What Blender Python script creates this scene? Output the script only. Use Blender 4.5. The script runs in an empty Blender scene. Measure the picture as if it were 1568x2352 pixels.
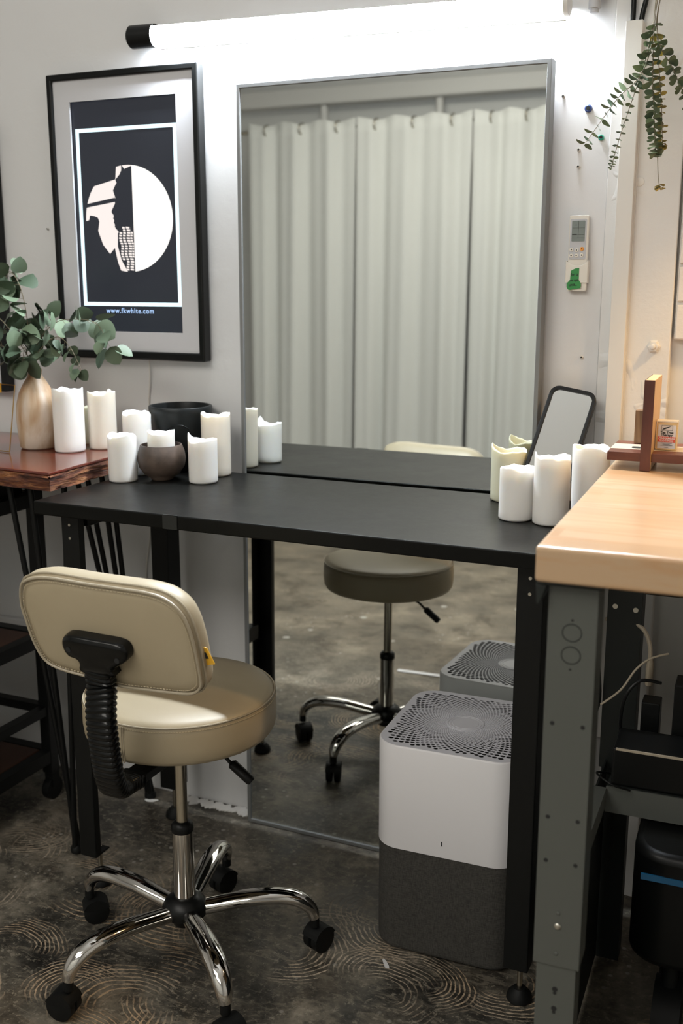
import bpy, bmesh, math, random
from mathutils import Vector, Matrix, noise
PI = math.pi
sc = bpy.context.scene
COL = sc.collection
random.seed(7)

# ------------------------------------------------------------ camera
cam_d = bpy.data.cameras.new('camera'); cam = bpy.data.objects.new('camera', cam_d); COL.objects.link(cam)
cam.location = (0, 0, 1.15)
cam.rotation_euler = (math.radians(90 - 12.487), 0, math.radians(24.207))
cam_d.sensor_fit = 'VERTICAL'; cam_d.sensor_height = 36; cam_d.lens = 36 * 2438.7 / 2352
cam_d.clip_start = 0.02
cam_d.dof.use_dof = True; cam_d.dof.focus_distance = 1.72; cam_d.dof.aperture_fstop = 4.5
sc.camera = cam

# ------------------------------------------------------------ light and exposure
sc.view_settings.view_transform = 'Standard'; sc.view_settings.look = 'None'
sc.view_settings.gamma = 1.0; sc.view_settings.use_curve_mapping = False
sc.view_settings.exposure = 0.34
w = bpy.data.worlds.new('world'); sc.world = w; w.use_nodes = True
w.node_tree.nodes['Background'].inputs[0].default_value = (0.8, 0.86, 1, 1)
w.node_tree.nodes['Background'].inputs[1].default_value = 0.02
TUBE_STRENGTH = 300.0
def area(name, loc, rot, sx, sy, power, color):
    d = bpy.data.lights.new(name, 'AREA'); d.shape = 'RECTANGLE'; d.size = sx; d.size_y = sy
    d.energy = power; d.color = color
    o = bpy.data.objects.new(name, d); COL.objects.link(o); o.location = loc; o.rotation_euler = rot
    return o
area("ceiling_light_back", (-1.6, -0.5, 2.5), (0, 0, 0), 1.6, 0.9, 20, (1.0, 0.96, 0.88))
area("front_fill_light", (-0.7, -1.15, 2.4), (math.radians(55), 0, 0), 1.8, 0.5, 15, (1.0, 0.95, 0.88))  # soft fill added behind the camera, kept above the mirror's view
sd = bpy.data.lights.new('warm_lamp', 'SPOT'); sd.energy = 16; sd.color = (1.0, 0.62, 0.25)
sd.spot_size = math.radians(120); sd.spot_blend = 0.35; sd.shadow_soft_size = 0.035
so = bpy.data.objects.new('warm_lamp', sd); COL.objects.link(so)
so.location = (0.20, 1.62, 1.62); so.rotation_euler = (0, math.radians(-8), 0)

# ------------------------------------------------------------ materials
def mat(name, col, rough=0.5, metal=0.0, **kw):
    m = bpy.data.materials.new(name); m.use_nodes = True
    b = m.node_tree.nodes['Principled BSDF']
    b.inputs['Base Color'].default_value = (*col, 1); b.inputs['Roughness'].default_value = rough
    b.inputs['Metallic'].default_value = metal
    for k, v in kw.items():
        b.inputs[k.replace('_', ' ')].default_value = v
    return m
class NT:
    def __init__(s, m): s.t = m.node_tree; s.b = s.t.nodes.get('Principled BSDF')
    def n(s, typ, ins=None, **pr):
        x = s.t.nodes.new(typ)
        for k, v in pr.items(): setattr(x, k, v)
        for k, v in (ins or {}).items():
            if isinstance(v, bpy.types.NodeSocket): s.t.links.new(v, x.inputs[k])
            else: x.inputs[k].default_value = v
        return x
    def l(s, a, b): s.t.links.new(a, b)
    def coord(s, scale=(1, 1, 1), kind='Object', rot=(0, 0, 0)):
        c = s.n('ShaderNodeTexCoord'); mp = s.n('ShaderNodeMapping', {'Scale': scale, 'Rotation': rot})
        s.l(c.outputs[kind], mp.inputs['Vector']); return mp.outputs[0]
    def noise(s, vec, scale, detail=4, rough=0.55, dist=0.0):
        return s.n('ShaderNodeTexNoise', {'Vector': vec, 'Scale': scale, 'Detail': detail, 'Roughness': rough, 'Distortion': dist})
    def ramp(s, fac, stops, interp='LINEAR'):
        r = s.n('ShaderNodeValToRGB', {'Fac': fac}); e = r.color_ramp; e.interpolation = interp
        while len(e.elements) < len(stops): e.elements.new(0.5)
        for q, (p, c) in zip(e.elements, stops):
            q.position = p; q.color = (*c, 1) if len(c) == 3 else c
        return r.outputs[0]
    def mix(s, fac, a, b, mode='MIX'):
        x = s.n('ShaderNodeMix', data_type='RGBA', blend_type=mode)
        for i, v in ((0, fac), (6, a), (7, b)):
            if isinstance(v, bpy.types.NodeSocket): s.l(v, x.inputs[i])
            elif i == 0: x.inputs[0].default_value = v
            else: x.inputs[i].default_value = (*v, 1)
        return x.outputs[2]
    def math(s, op, a, b=0.0, c=0.0):
        x = s.n('ShaderNodeMath', operation=op)
        for i, v in enumerate((a, b, c)):
            if isinstance(v, bpy.types.NodeSocket): s.l(v, x.inputs[i])
            else: x.inputs[i].default_value = v
        return x.outputs[0]
    def bump(s, h, strength=0.2, dist=0.01):
        x = s.n('ShaderNodeBump', {'Height': h, 'Strength': strength, 'Distance': dist}); s.l(x.outputs[0], s.b.inputs['Normal'])
    def base(s, c): s.l(c, s.b.inputs['Base Color'])
    def rough(s, c): s.l(c, s.b.inputs['Roughness'])
g3 = lambda v: (v, v, v)

def m_wall(name, col, bscale=30, bstr=0.15, scr=0.0):
    m = mat(name, col, 0.55); N = NT(m); v = N.coord()
    big = N.noise(v, 2.2, 5); N.base(N.mix(big.outputs[0], tuple(c * 0.93 for c in col), tuple(min(1, c * 1.04) for c in col)))
    f = N.noise(v, bscale, 6, 0.6); f2 = N.noise(v, 7, 3)
    lumps = N.ramp(N.noise(v, 14, 2, 0.5, 0.6).outputs[0], [(0.62, g3(0)), (0.72, g3(1))])
    N.bump(N.math('ADD', N.math('MULTIPLY', f.outputs[0], 0.5), N.math('MULTIPLY', lumps, scr)), bstr, 0.01)
    return m
M = {}
M['wall'] = m_wall('painted_drywall', (0.70, 0.70, 0.70), 60, 0.10, 0.35)
M['column'] = m_wall('lumpy_painted_column', (0.74, 0.73, 0.71), 22, 0.35, 1.2)
M['brick'] = m_wall('painted_brick', (0.76, 0.73, 0.69), 14, 0.9, 2.0)
M['plain_wall'] = m_wall('back_room_wall', (0.66, 0.65, 0.62), 20, 0.1)
M['ceiling'] = mat('ceiling_paint', (0.7, 0.69, 0.66), 0.8)

def m_floor():
    m = mat('scratched_painted_concrete', (0.05, 0.045, 0.04), 0.5); N = NT(m); v = N.coord()
    n1 = N.noise(v, 3.2, 8, 0.68); n2 = N.noise(v, 26, 8, 0.7); n3 = N.noise(v, 1.1, 3)
    base = N.ramp(n1.outputs[0], [(0.36, (0.018, 0.017, 0.015)), (0.44, (0.062, 0.057, 0.047)), (0.52, (0.15, 0.134, 0.106)), (0.61, (0.29, 0.255, 0.20))])
    near_back = N.n('ShaderNodeSeparateXYZ', {0: v})
    base = N.mix(N.ramp(n2.outputs[0], [(0.40, g3(0)), (0.56, g3(1))]), N.mix(1.0, base, g3(0.4), 'MULTIPLY'), base)
    n4 = N.noise(v, 75, 5, 0.75)
    base = N.mix(N.math('MULTIPLY', N.ramp(n4.outputs[0], [(0.55, g3(0)), (0.62, g3(1))]), 0.6), base, (0.32, 0.29, 0.23))
    # paler worn concrete in broad patches
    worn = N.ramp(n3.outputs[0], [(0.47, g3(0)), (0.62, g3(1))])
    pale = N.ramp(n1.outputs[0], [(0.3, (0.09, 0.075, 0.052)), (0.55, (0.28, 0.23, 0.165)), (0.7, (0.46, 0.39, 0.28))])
    # open floor towards the curtain: ceiling light there painted in as a paler colour
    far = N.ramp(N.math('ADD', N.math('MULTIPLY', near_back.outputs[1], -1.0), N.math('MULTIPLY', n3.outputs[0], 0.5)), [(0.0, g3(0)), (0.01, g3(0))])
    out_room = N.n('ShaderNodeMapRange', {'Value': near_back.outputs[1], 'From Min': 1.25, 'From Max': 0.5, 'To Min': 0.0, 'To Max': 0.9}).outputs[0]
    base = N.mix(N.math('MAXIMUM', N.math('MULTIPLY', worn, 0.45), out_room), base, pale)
    mott = N.ramp(N.noise(v, 5.5, 9, 0.72, 0.4).outputs[0], [(0.38, g3(0)), (0.50, g3(1))])
    base = N.mix(N.math('MULTIPLY', mott, 1.0), N.mix(1.0, base, (0.48, 0.45, 0.42), 'MULTIPLY'), base)
    streak = N.noise(N.coord((1, 3.5, 1), rot=(0, 0, 0.6)), 16, 7, 0.8, 1.2)
    base = N.mix(N.math('MULTIPLY', N.ramp(streak.outputs[0], [(0.52, g3(0)), (0.60, g3(1))]), 0.55), base, (0.20, 0.175, 0.135))
    # comb-like concentric trowel arcs, two overlapping families
    def arcs(scale, pitch, thr, off, r_in, r_out):
        mp = N.n('ShaderNodeMapping', {'Location': (off, off * 0.7, 0), 'Scale': (1, 1, 0)}); N.l(v, mp.inputs[0])
        wob = N.noise(mp.outputs[0], 9.0, 3, 0.6)
        cen = N.n('ShaderNodeVectorMath', {0: wob.outputs[1], 1: (0.5, 0.5, 0.5)}, operation='SUBTRACT')
        sc_ = N.n('ShaderNodeVectorMath', {0: cen.outputs[0], 'Scale': 0.028}, operation='SCALE')
        add = N.n('ShaderNodeVectorMath', {0: mp.outputs[0], 1: sc_.outputs[0]}, operation='ADD')
        vo = N.n('ShaderNodeTexVoronoi', {'Vector': mp.outputs[0], 'Scale': scale, 'Randomness': 1.0}, voronoi_dimensions='2D')
        dv = N.n('ShaderNodeVectorMath', {0: add.outputs[0], 1: vo.outputs['Position']}, operation='SUBTRACT')
        xy = N.n('ShaderNodeSeparateXYZ', {0: dv.outputs[0]}); rnd = N.n('ShaderNodeSeparateColor', {0: vo.outputs['Color']})
        r = N.math('SQRT', N.math('ADD', N.math('MULTIPLY', xy.outputs[0], xy.outputs[0]), N.math('MULTIPLY', N.math('MULTIPLY', xy.outputs[1], xy.outputs[1]), 1.7)))
        ang = N.math('ADD', N.math('ARCTAN2', xy.outputs[1], xy.outputs[0]), N.math('MULTIPLY', rnd.outputs[0], 6.283))
        sector = N.ramp(N.math('ADD', N.math('MULTIPLY', N.math('SINE', ang), 0.5), 0.5), [(0.50, g3(0)), (0.72, g3(1))])
        ragged = N.math('MULTIPLY', N.math('SUBTRACT', N.noise(mp.outputs[0], 48, 4, 0.75).outputs[0], 0.5), 2.6)
        ring = N.math('ADD', N.math('SINE', N.math('MULTIPLY', r, 6.283 / pitch)), ragged)
        line = N.ramp(ring, [(thr, g3(0)), (min(1, thr + 0.25), g3(1))])
        mask = N.ramp(N.math('MULTIPLY', r, 4.0), [(r_in * 4, g3(0)), (r_in * 4 + 0.05, g3(1)), (r_out * 4 - 0.08, g3(1)), (r_out * 4, g3(0))])
        pick = N.math('MULTIPLY', N.ramp(rnd.outputs[1], [(0.30, g3(0)), (0.33, g3(1))]), N.ramp(N.noise(mp.outputs[0], 3.0, 2, 0.5).outputs[0], [(0.47, g3(0.0)), (0.55, g3(1))]))
        brk = N.ramp(N.noise(v, 90, 4, 0.75).outputs[0], [(0.38, g3(0.15)), (0.52, g3(1))])
        return N.math('MULTIPLY', N.math('MULTIPLY', N.math('MULTIPLY', line, mask), N.math('MULTIPLY', sector, brk)), pick)
    lays = [arcs(4.2, 0.0105, 0.50, 3.1, 0.04, 0.13), arcs(3.7, 0.0125, 0.55, 11.7, 0.05, 0.15), arcs(4.6, 0.0085, 0.45, 27.3, 0.04, 0.12), arcs(3.2, 0.0140, 0.60, 41.9, 0.06, 0.17), arcs(4.4, 0.0110, 0.55, 63.1, 0.04, 0.13), arcs(3.9, 0.0095, 0.50, 77.7, 0.05, 0.14)]
    a = lays[0]
    for q in lays[1:]: a = N.math('MAXIMUM', a, q)
    tan = N.ramp(N.noise(v, 2.0, 3).outputs[0], [(0.4, (0.42, 0.29, 0.17)), (0.56, (0.52, 0.43, 0.33))])
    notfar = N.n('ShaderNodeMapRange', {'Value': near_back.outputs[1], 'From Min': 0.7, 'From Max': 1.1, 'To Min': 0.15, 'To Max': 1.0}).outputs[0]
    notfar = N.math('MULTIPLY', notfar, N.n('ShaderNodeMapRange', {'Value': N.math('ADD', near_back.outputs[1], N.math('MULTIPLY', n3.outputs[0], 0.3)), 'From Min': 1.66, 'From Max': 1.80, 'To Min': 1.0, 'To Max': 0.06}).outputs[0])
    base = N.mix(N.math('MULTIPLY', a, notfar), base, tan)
    # white and pale paint specks
    vo = N.n('ShaderNodeTexVoronoi', {'Vector': v, 'Scale': 38, 'Randomness': 1})
    dots = N.math('MULTIPLY', N.ramp(vo.outputs[0], [(0.13, g3(1)), (0.19, g3(0))]), N.ramp(N.noise(v, 3.1, 3).outputs[0], [(0.5, g3(0)), (0.6, g3(1))]))
    base = N.mix(N.math('MULTIPLY', dots, 0.8), base, (0.50, 0.48, 0.43))
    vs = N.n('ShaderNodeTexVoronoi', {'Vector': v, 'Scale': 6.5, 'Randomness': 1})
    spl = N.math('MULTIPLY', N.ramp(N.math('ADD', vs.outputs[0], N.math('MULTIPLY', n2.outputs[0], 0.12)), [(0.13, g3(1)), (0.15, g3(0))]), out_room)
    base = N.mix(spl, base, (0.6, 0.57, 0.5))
    N.base(base)
    N.rough(N.ramp(n1.outputs[0], [(0.3, g3(0.42)), (0.7, g3(0.62))]))
    N.bump(N.math('ADD', N.math('MULTIPLY', n2.outputs[0], 0.6), N.math('MULTIPLY', a, 0.4)), 0.35, 0.004)
    return m
M['floor'] = m_floor()

def m_wood(name, cols, along='X', ring=9.0, fine=90, rough=0.35, coat=0.0, bump=0.05):
    m = mat(name, cols[1], rough); N = NT(m)
    s = {'X': (0.12, 1, 1), 'Y': (1, 0.12, 1), 'Z': (1, 1, 0.12)}[along]
    v = N.coord(s); a = N.noise(v, ring, 5, 0.6, 1.0); b = N.noise(v, fine, 4, 0.7)
    c = N.ramp(a.outputs[0], [(0.3, cols[0]), (0.5, cols[1]), (0.7, cols[2])])
    N.base(N.mix(N.math('MULTIPLY', b.outputs[0], 0.45), c, tuple(x * 0.6 for x in cols[0])))
    N.bump(b.outputs[0], bump, 0.002); N.b.inputs['Coat Weight'].default_value = coat
    return m
def m_block():
    m = mat('maple_butcher_block', (0.7, 0.5, 0.32), 0.28); N = NT(m); v = N.coord()
    sw = N.coord((1, 1, 1))
    br = N.n('ShaderNodeTexBrick', {'Vector': sw, 'Scale': 1.0, 'Mortar Size': 0.0, 'Brick Width': 0.33, 'Row Height': 0.041, 'Color1': (0, 0, 0, 1), 'Color2': (1, 1, 1, 1), 'Bias': 0.0})
    br.offset = 0.37; br.squash = 1.3; br.squash_frequency = 3
    gv = N.coord((0.7, 9, 9)); g = N.noise(gv, 6, 6, 0.6, 0.8); g2 = N.noise(N.coord((2, 60, 60)), 6, 3, 0.6)
    c = N.ramp(br.outputs[0], [(0.0, (0.50, 0.33, 0.185)), (0.35, (0.62, 0.46, 0.31)), (0.7, (0.43, 0.265, 0.14)), (1.0, (0.68, 0.54, 0.40))])
    c = N.mix(N.ramp(g.outputs[0], [(0.46, g3(0)), (0.66, g3(0.8))]), c, (0.50, 0.27, 0.12))
    c = N.mix(N.math('MULTIPLY', g2.outputs[0], 0.2), c, (0.5, 0.32, 0.17))
    N.base(c); N.b.inputs['Coat Weight'].default_value = 0.3; N.b.inputs['Coat Roughness'].default_value = 0.2
    return m
M['block'] = m_block()
M['mahogany'] = m_wood('mahogany', [(0.05, 0.009, 0.004), (0.10, 0.019, 0.009), (0.15, 0.034, 0.015)], 'Z', 12, 120, 0.35, 0.2)
M['mahogany_x'] = m_wood('mahogany_long', [(0.09, 0.02, 0.009), (0.17, 0.045, 0.021), (0.26, 0.08, 0.04)], 'X', 12, 120, 0.4, 0.1)
M['maple'] = m_wood('pale_maple', [(0.58, 0.36, 0.16), (0.72, 0.47, 0.23), (0.78, 0.55, 0.3)], 'Z', 8, 80, 0.4)
M['maple_x'] = m_wood('pale_maple_strip', [(0.62, 0.50, 0.36), (0.70, 0.60, 0.46), (0.74, 0.64, 0.5)], 'X', 8, 80, 0.4)
M['olive'] = m_wood('olive_wood', [(0.05, 0.03, 0.018), (0.30, 0.16, 0.07), (0.42, 0.25, 0.12)], 'Z', 30, 120, 0.4)
M['slab'] = m_wood('varnished_red_slab', [(0.07, 0.012, 0.007), (0.125, 0.022, 0.012), (0.17, 0.035, 0.02)], 'X', 4, 60, 0.22, 0.5)
def m_bark():
    m = mat('rough_live_edge', (0.3, 0.1, 0.04), 0.4); N = NT(m); v = N.coord((1, 1, 7))
    a = N.noise(v, 14, 7, 0.7, 0.6)
    N.base(N.ramp(a.outputs[0], [(0.33, (0.03, 0.012, 0.008)), (0.47, (0.17, 0.045, 0.02)), (0.60, (0.42, 0.17, 0.06)), (0.74, (0.6, 0.38, 0.22))]))
    N.bump(a.outputs[0], 1.0, 0.02); N.b.inputs['Coat Weight'].default_value = 0.4
    return m
M['bark'] = m_bark()
def m_vase():
    m = mat('pale_carved_wood', (0.5, 0.36, 0.24), 0.5); N = NT(m); v = N.coord((1, 1, 0.35))
    a = N.noise(v, 22, 4, 0.5, 0.5); b = N.noise(v, 160, 3)
    c = N.ramp(a.outputs[0], [(0.36, (0.40, 0.22, 0.11)), (0.5, (0.56, 0.41, 0.27)), (0.62, (0.70, 0.60, 0.50))])
    N.base(N.mix(N.math('MULTIPLY', b.outputs[0], 0.25), c, (0.35, 0.22, 0.12))); N.bump(b.outputs[0], 0.1, 0.002)
    return m
M['vase'] = m_vase()

def m_desk():
    m = mat('black_laminate', (0.014, 0.0145, 0.014), 0.33); N = NT(m); v = N.coord()
    a = N.noise(v, 7, 6, 0.7); b = N.noise(v, 300, 2)
    N.base(N.mix(a.outputs[0], (0.004, 0.0043, 0.0038), (0.008, 0.008, 0.0072))); N.b.inputs['Specular IOR Level'].default_value = 0.13
    N.rough(N.ramp(a.outputs[0], [(0.3, g3(0.29)), (0.7, g3(0.40))])); N.bump(b.outputs[0], 0.12, 0.0006)
    vo = N.n('ShaderNodeTexVoronoi', {'Vector': v, 'Scale': 30, 'Randomness': 1})
    return m
M['desk'] = m_desk()
M['black_metal'] = mat('black_powder_coat', (0.0035, 0.004, 0.004), 0.45, Specular_IOR_Level=0.28)
M['black_plastic'] = mat('black_plastic', (0.0035, 0.004, 0.004), 0.38, Specular_IOR_Level=0.28)
M['black_gloss'] = mat('black_gloss_plastic', (0.0035, 0.004, 0.004), 0.2, Specular_IOR_Level=0.28)
M['rubber'] = mat('black_rubber', (0.0035, 0.004, 0.004), 0.6, Specular_IOR_Level=0.28)
M['chrome'] = mat('chrome', (0.62, 0.60, 0.57), 0.07, 1.0)
M['steel_rod'] = mat('brushed_steel', (0.5, 0.46, 0.38), 0.25, 1.0)
M['screw'] = mat('zinc_screw', (0.6, 0.58, 0.52), 0.3, 1.0)
M['alu'] = mat('mirror_frame_silver', (0.20, 0.205, 0.205), 0.55, 0.0)
M['glass'] = mat('mirror_glass', (0.74, 0.765, 0.745), 0.012, 1.0)
M['glass2'] = mat('small_mirror_glass', (0.76, 0.76, 0.73), 0.05, 1.0)
def m_leather():
    m = mat('beige_vinyl', (0.40, 0.345, 0.255), 0.42); N = NT(m); v = N.coord()
    a = N.noise(v, 500, 3, 0.6); b = N.noise(v, 6, 3)
    N.base(N.mix(b.outputs[0], (0.35, 0.29, 0.19), (0.42, 0.355, 0.245))); N.bump(a.outputs[0], 0.12, 0.0008)
    return m
M['vinyl'] = m_leather()
M['vinyl_welt'] = mat('beige_vinyl_welt', (0.36, 0.31, 0.225), 0.4)
M['thread'] = mat('beige_thread', (0.50, 0.42, 0.28), 0.7)
def m_wax(name, col):
    m = mat(name, col, 0.42); b = m.node_tree.nodes['Principled BSDF']
    b.inputs['Subsurface Weight'].default_value = 0.35; b.inputs['Subsurface Radius'].default_value = (1, 0.85, 0.65)
    b.inputs['Subsurface Scale'].default_value = 0.012
    N = NT(m); v = N.coord(); N.bump(N.noise(v, 60, 3).outputs[0], 0.08, 0.003)
    return m
M['wax'] = m_wax('white_wax', (0.83, 0.815, 0.785))
M['wax_ivory'] = m_wax('ivory_wax', (0.64, 0.63, 0.48))
M['wax_cream'] = m_wax('cream_wax', (0.78, 0.72, 0.62))
M['wick'] = mat('charred_wick', (0.03, 0.025, 0.02), 0.9)
def m_bowl():
    m = mat('brown_clay', (0.07, 0.05, 0.04), 0.55); N = NT(m); v = N.coord()
    a = N.noise(v, 18, 5, 0.6)
    N.base(N.ramp(a.outputs[0], [(0.35, (0.045, 0.032, 0.026)), (0.65, (0.12, 0.085, 0.065))])); N.bump(N.noise(v, 220, 2).outputs[0], 0.15, 0.001)
    return m
M['bowl'] = m_bowl()
M['pot'] = mat('matte_charcoal_ceramic', (0.008, 0.010, 0.0105), 0.42, Specular_IOR_Level=0.3)
M['white_plastic'] = mat('white_appliance_plastic', (0.78, 0.77, 0.79), 0.42)
M['pf_grille'] = mat('grey_lilac_grille', (0.70, 0.70, 0.76), 0.45)
M['dark_void'] = mat('dark_interior', (0.015, 0.015, 0.015), 0.9)
def m_fabric():
    m = mat('charcoal_woven_fabric', (0.05, 0.047, 0.042), 0.9); N = NT(m)
    a = N.noise(N.coord((1, 1, 0.12)), 900, 2); b = N.noise(N.coord((0.12, 0.12, 1)), 900, 2)
    s = N.math('ADD', a.outputs[0], b.outputs[0])
    N.base(N.ramp(N.math('MULTIPLY', s, 0.5), [(0.38, (0.030, 0.029, 0.026)), (0.62, (0.070, 0.066, 0.058))])); N.bump(s, 0.2, 0.001)
    return m
M['fabric'] = m_fabric()
def m_curtain():
    m = mat('white_curtain_cloth', (0.74, 0.74, 0.70), 0.85); N = NT(m)
    N.bump(N.noise(N.coord(), 300, 2).outputs[0], 0.1, 0.001); N.b.inputs['Sheen Weight'].default_value = 0.2
    return m
M['curtain'] = m_curtain()
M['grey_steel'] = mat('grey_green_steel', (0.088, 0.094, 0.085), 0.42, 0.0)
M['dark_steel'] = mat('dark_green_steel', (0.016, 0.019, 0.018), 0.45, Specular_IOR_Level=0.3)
M['mat_board'] = mat('grey_white_mat_board', (0.56, 0.56, 0.58), 0.6)
M['frame_black'] = mat('black_wood_frame', (0.0035, 0.004, 0.004), 0.3, Specular_IOR_Level=0.28)
M['white_enamel'] = mat('white_enamel', (0.72, 0.70, 0.66), 0.35)
M['remote'] = mat('cream_plastic', (0.76, 0.73, 0.66), 0.4)
M['remote_grey'] = mat('pale_grey_plastic', (0.52, 0.53, 0.56), 0.4)
M['lcd'] = mat('lcd_grey_green', (0.20, 0.235, 0.225), 0.25)
M['ink'] = mat('dark_ink', (0.02, 0.022, 0.022), 0.6)
M['orange'] = mat('orange_button', (0.85, 0.33, 0.03), 0.4)
M['green_tape'] = mat('green_tape', (0.03, 0.26, 0.06), 0.5)
M['blue'] = mat('blue_wall_plug', (0.03, 0.06, 0.20), 0.4)
M['teal'] = mat('teal_wall_plug', (0.02, 0.30, 0.20), 0.4)
M['paper'] = mat('white_paper', (0.75, 0.74, 0.74), 0.7)
M['red'] = mat('red_label', (0.75, 0.09, 0.04), 0.5)
M['yellow_tag'] = mat('yellow_tag', (0.85, 0.47, 0.04), 0.5)
M['gold'] = mat('brass_wire', (0.62, 0.42, 0.16), 0.3, 1.0)
M['beige_cable'] = mat('beige_cable', (0.42, 0.36, 0.27), 0.5)
M['box_plastic'] = mat('clear_amber_box', (0.72, 0.52, 0.25), 0.2)
M['brown_shelf'] = m_wood('dark_brown_shelf', [(0.035, 0.014, 0.008), (0.07, 0.028, 0.015), (0.11, 0.05, 0.03)], 'Y', 6, 60, 0.5)
M['blue_reflection'] = mat('painted_blue_reflection', (0.01, 0.10, 0.22), 0.25)
M['stem'] = mat('eucalyptus_stem', (0.16, 0.13, 0.08), 0.6)
def m_leaf(name, c1, c2):
    m = mat(name, c1, 0.55); N = NT(m)
    o = N.n('ShaderNodeNewGeometry'); r = N.ramp(o.outputs['Random Per Island'], [(0.0, c1), (0.7, c2), (1.0, tuple(min(1, x * 1.5) for x in c2))])
    N.base(r); N.b.inputs['Specular IOR Level'].default_value = 0.4
    return m
M['leaf'] = m_leaf('silver_dollar_leaf', (0.04, 0.065, 0.038), (0.11, 0.15, 0.095))
M['leaf2'] = m_leaf('baby_eucalyptus_leaf', (0.05, 0.085, 0.05), (0.13, 0.17, 0.09))
M['leaf3'] = m_leaf('yellowing_eucalyptus_leaf', (0.16, 0.14, 0.03), (0.34, 0.27, 0.06))
def emis(name, col, s, base=(0.02, 0.02, 0.02)):
    m = mat(name, base, 0.3); b = m.node_tree.nodes['Principled BSDF']
    b.inputs['Emission Color'].default_value = (*col, 1); b.inputs['Emission Strength'].default_value = s
    return m
M['tube'] = emis('lit_tube_diffuser', (0.86, 0.93, 1.0), TUBE_STRENGTH, (0.8, 0.8, 0.8))
M['scr_dark'] = emis('screen_dark', (0.010, 0.012, 0.018), 1.0, (0.012, 0.013, 0.016))
M['scr_white'] = emis('screen_white', (0.93, 0.91, 0.86), 0.95)
M['scr_pink'] = emis('screen_pink', (0.86, 0.78, 0.74), 0.9)
M['scr_cyan'] = emis('screen_cyan', (0.70, 0.93, 1.0), 1.15)
M['scr_text'] = emis('screen_text', (0.45, 0.65, 1.0), 0.9)

# ------------------------------------------------------------ mesh helpers
def finish(name, bm, m, parent=None, loc=None, smooth=True, ang=40, bevel=0, sub=0, solid=0):
    """link bm (world coordinates) as one object; origin at loc, or at the root's place when parented"""
    bmesh.ops.recalc_face_normals(bm, faces=bm.faces)
    origin = Vector((0, 0, 0))
    if parent is not None:
        p = parent
        while p is not None: origin += p.location; p = p.parent
    if loc is not None: off = Vector(loc)
    else: off = origin
    bmesh.ops.translate(bm, vec=-off, verts=bm.verts)
    me = bpy.data.meshes.new(name); bm.to_mesh(me); bm.free()
    o = bpy.data.objects.new(name, me); COL.objects.link(o)
    for k in (m if isinstance(m, (list, tuple)) else [m]): me.materials.append(k)
    if parent is not None: o.parent = parent; o.location = off - origin
    else: o.location = off
    if smooth:
        me.polygons.foreach_set('use_smooth', [True] * len(me.polygons))
        try: me.set_sharp_from_angle(angle=math.radians(ang))
        except Exception: pass
    if solid:
        md = o.modifiers.new('solid', 'SOLIDIFY'); md.thickness = solid; md.offset = 0
    if bevel:
        md = o.modifiers.new('bevel', 'BEVEL'); md.width = bevel; md.segments = 3; md.limit_method = 'ANGLE'; md.angle_limit = math.radians(40)
    if sub:
        md = o.modifiers.new('sub', 'SUBSURF'); md.levels = sub; md.render_levels = sub
    return o
def tag(o, label, cat, group=None, kind=None):
    o['label'] = label; o['category'] = cat
    if group: o['group'] = group
    if kind: o['kind'] = kind
    return o
def thing(name, loc, label, cat, group=None):
    o = bpy.data.objects.new(name, None); COL.objects.link(o); o.location = loc; o.empty_display_size = 0.05
    return tag(o, label, cat, group)
def struct(o): o['kind'] = 'structure'; return o
def NB(): return bmesh.new()
def box(bm, c, s, R=None):
    vs = [Vector((x * s[0] / 2, y * s[1] / 2, z * s[2] / 2)) for x in (-1, 1) for y in (-1, 1) for z in (-1, 1)]
    if R is not None: vs = [R @ v for v in vs]
    v = [bm.verts.new(p + Vector(c)) for p in vs]
    for f in ((0, 1, 3, 2), (4, 6, 7, 5), (0, 4, 5, 1), (2, 3, 7, 6), (0, 2, 6, 4), (1, 5, 7, 3)): bm.faces.new([v[i] for i in f])
    return v
def bb(bm, x0, x1, y0, y1, z0, z1, R=None): return box(bm, ((x0 + x1) / 2, (y0 + y1) / 2, (z0 + z1) / 2), (x1 - x0, y1 - y0, z1 - z0), R)
def spline(pts, n=8):
    P = [Vector(p) for p in pts]; out = []
    for i in range(len(P) - 1):
        a = P[max(i - 1, 0)]; b = P[i]; c = P[i + 1]; d = P[min(i + 2, len(P) - 1)]
        for k in range(n):
            t = k / n; out.append(0.5 * ((2 * b) + (c - a) * t + (2 * a - 5 * b + 4 * c - d) * t * t + (3 * b - a - 3 * c + d) * t ** 3))
    out.append(P[-1]); return out
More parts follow.
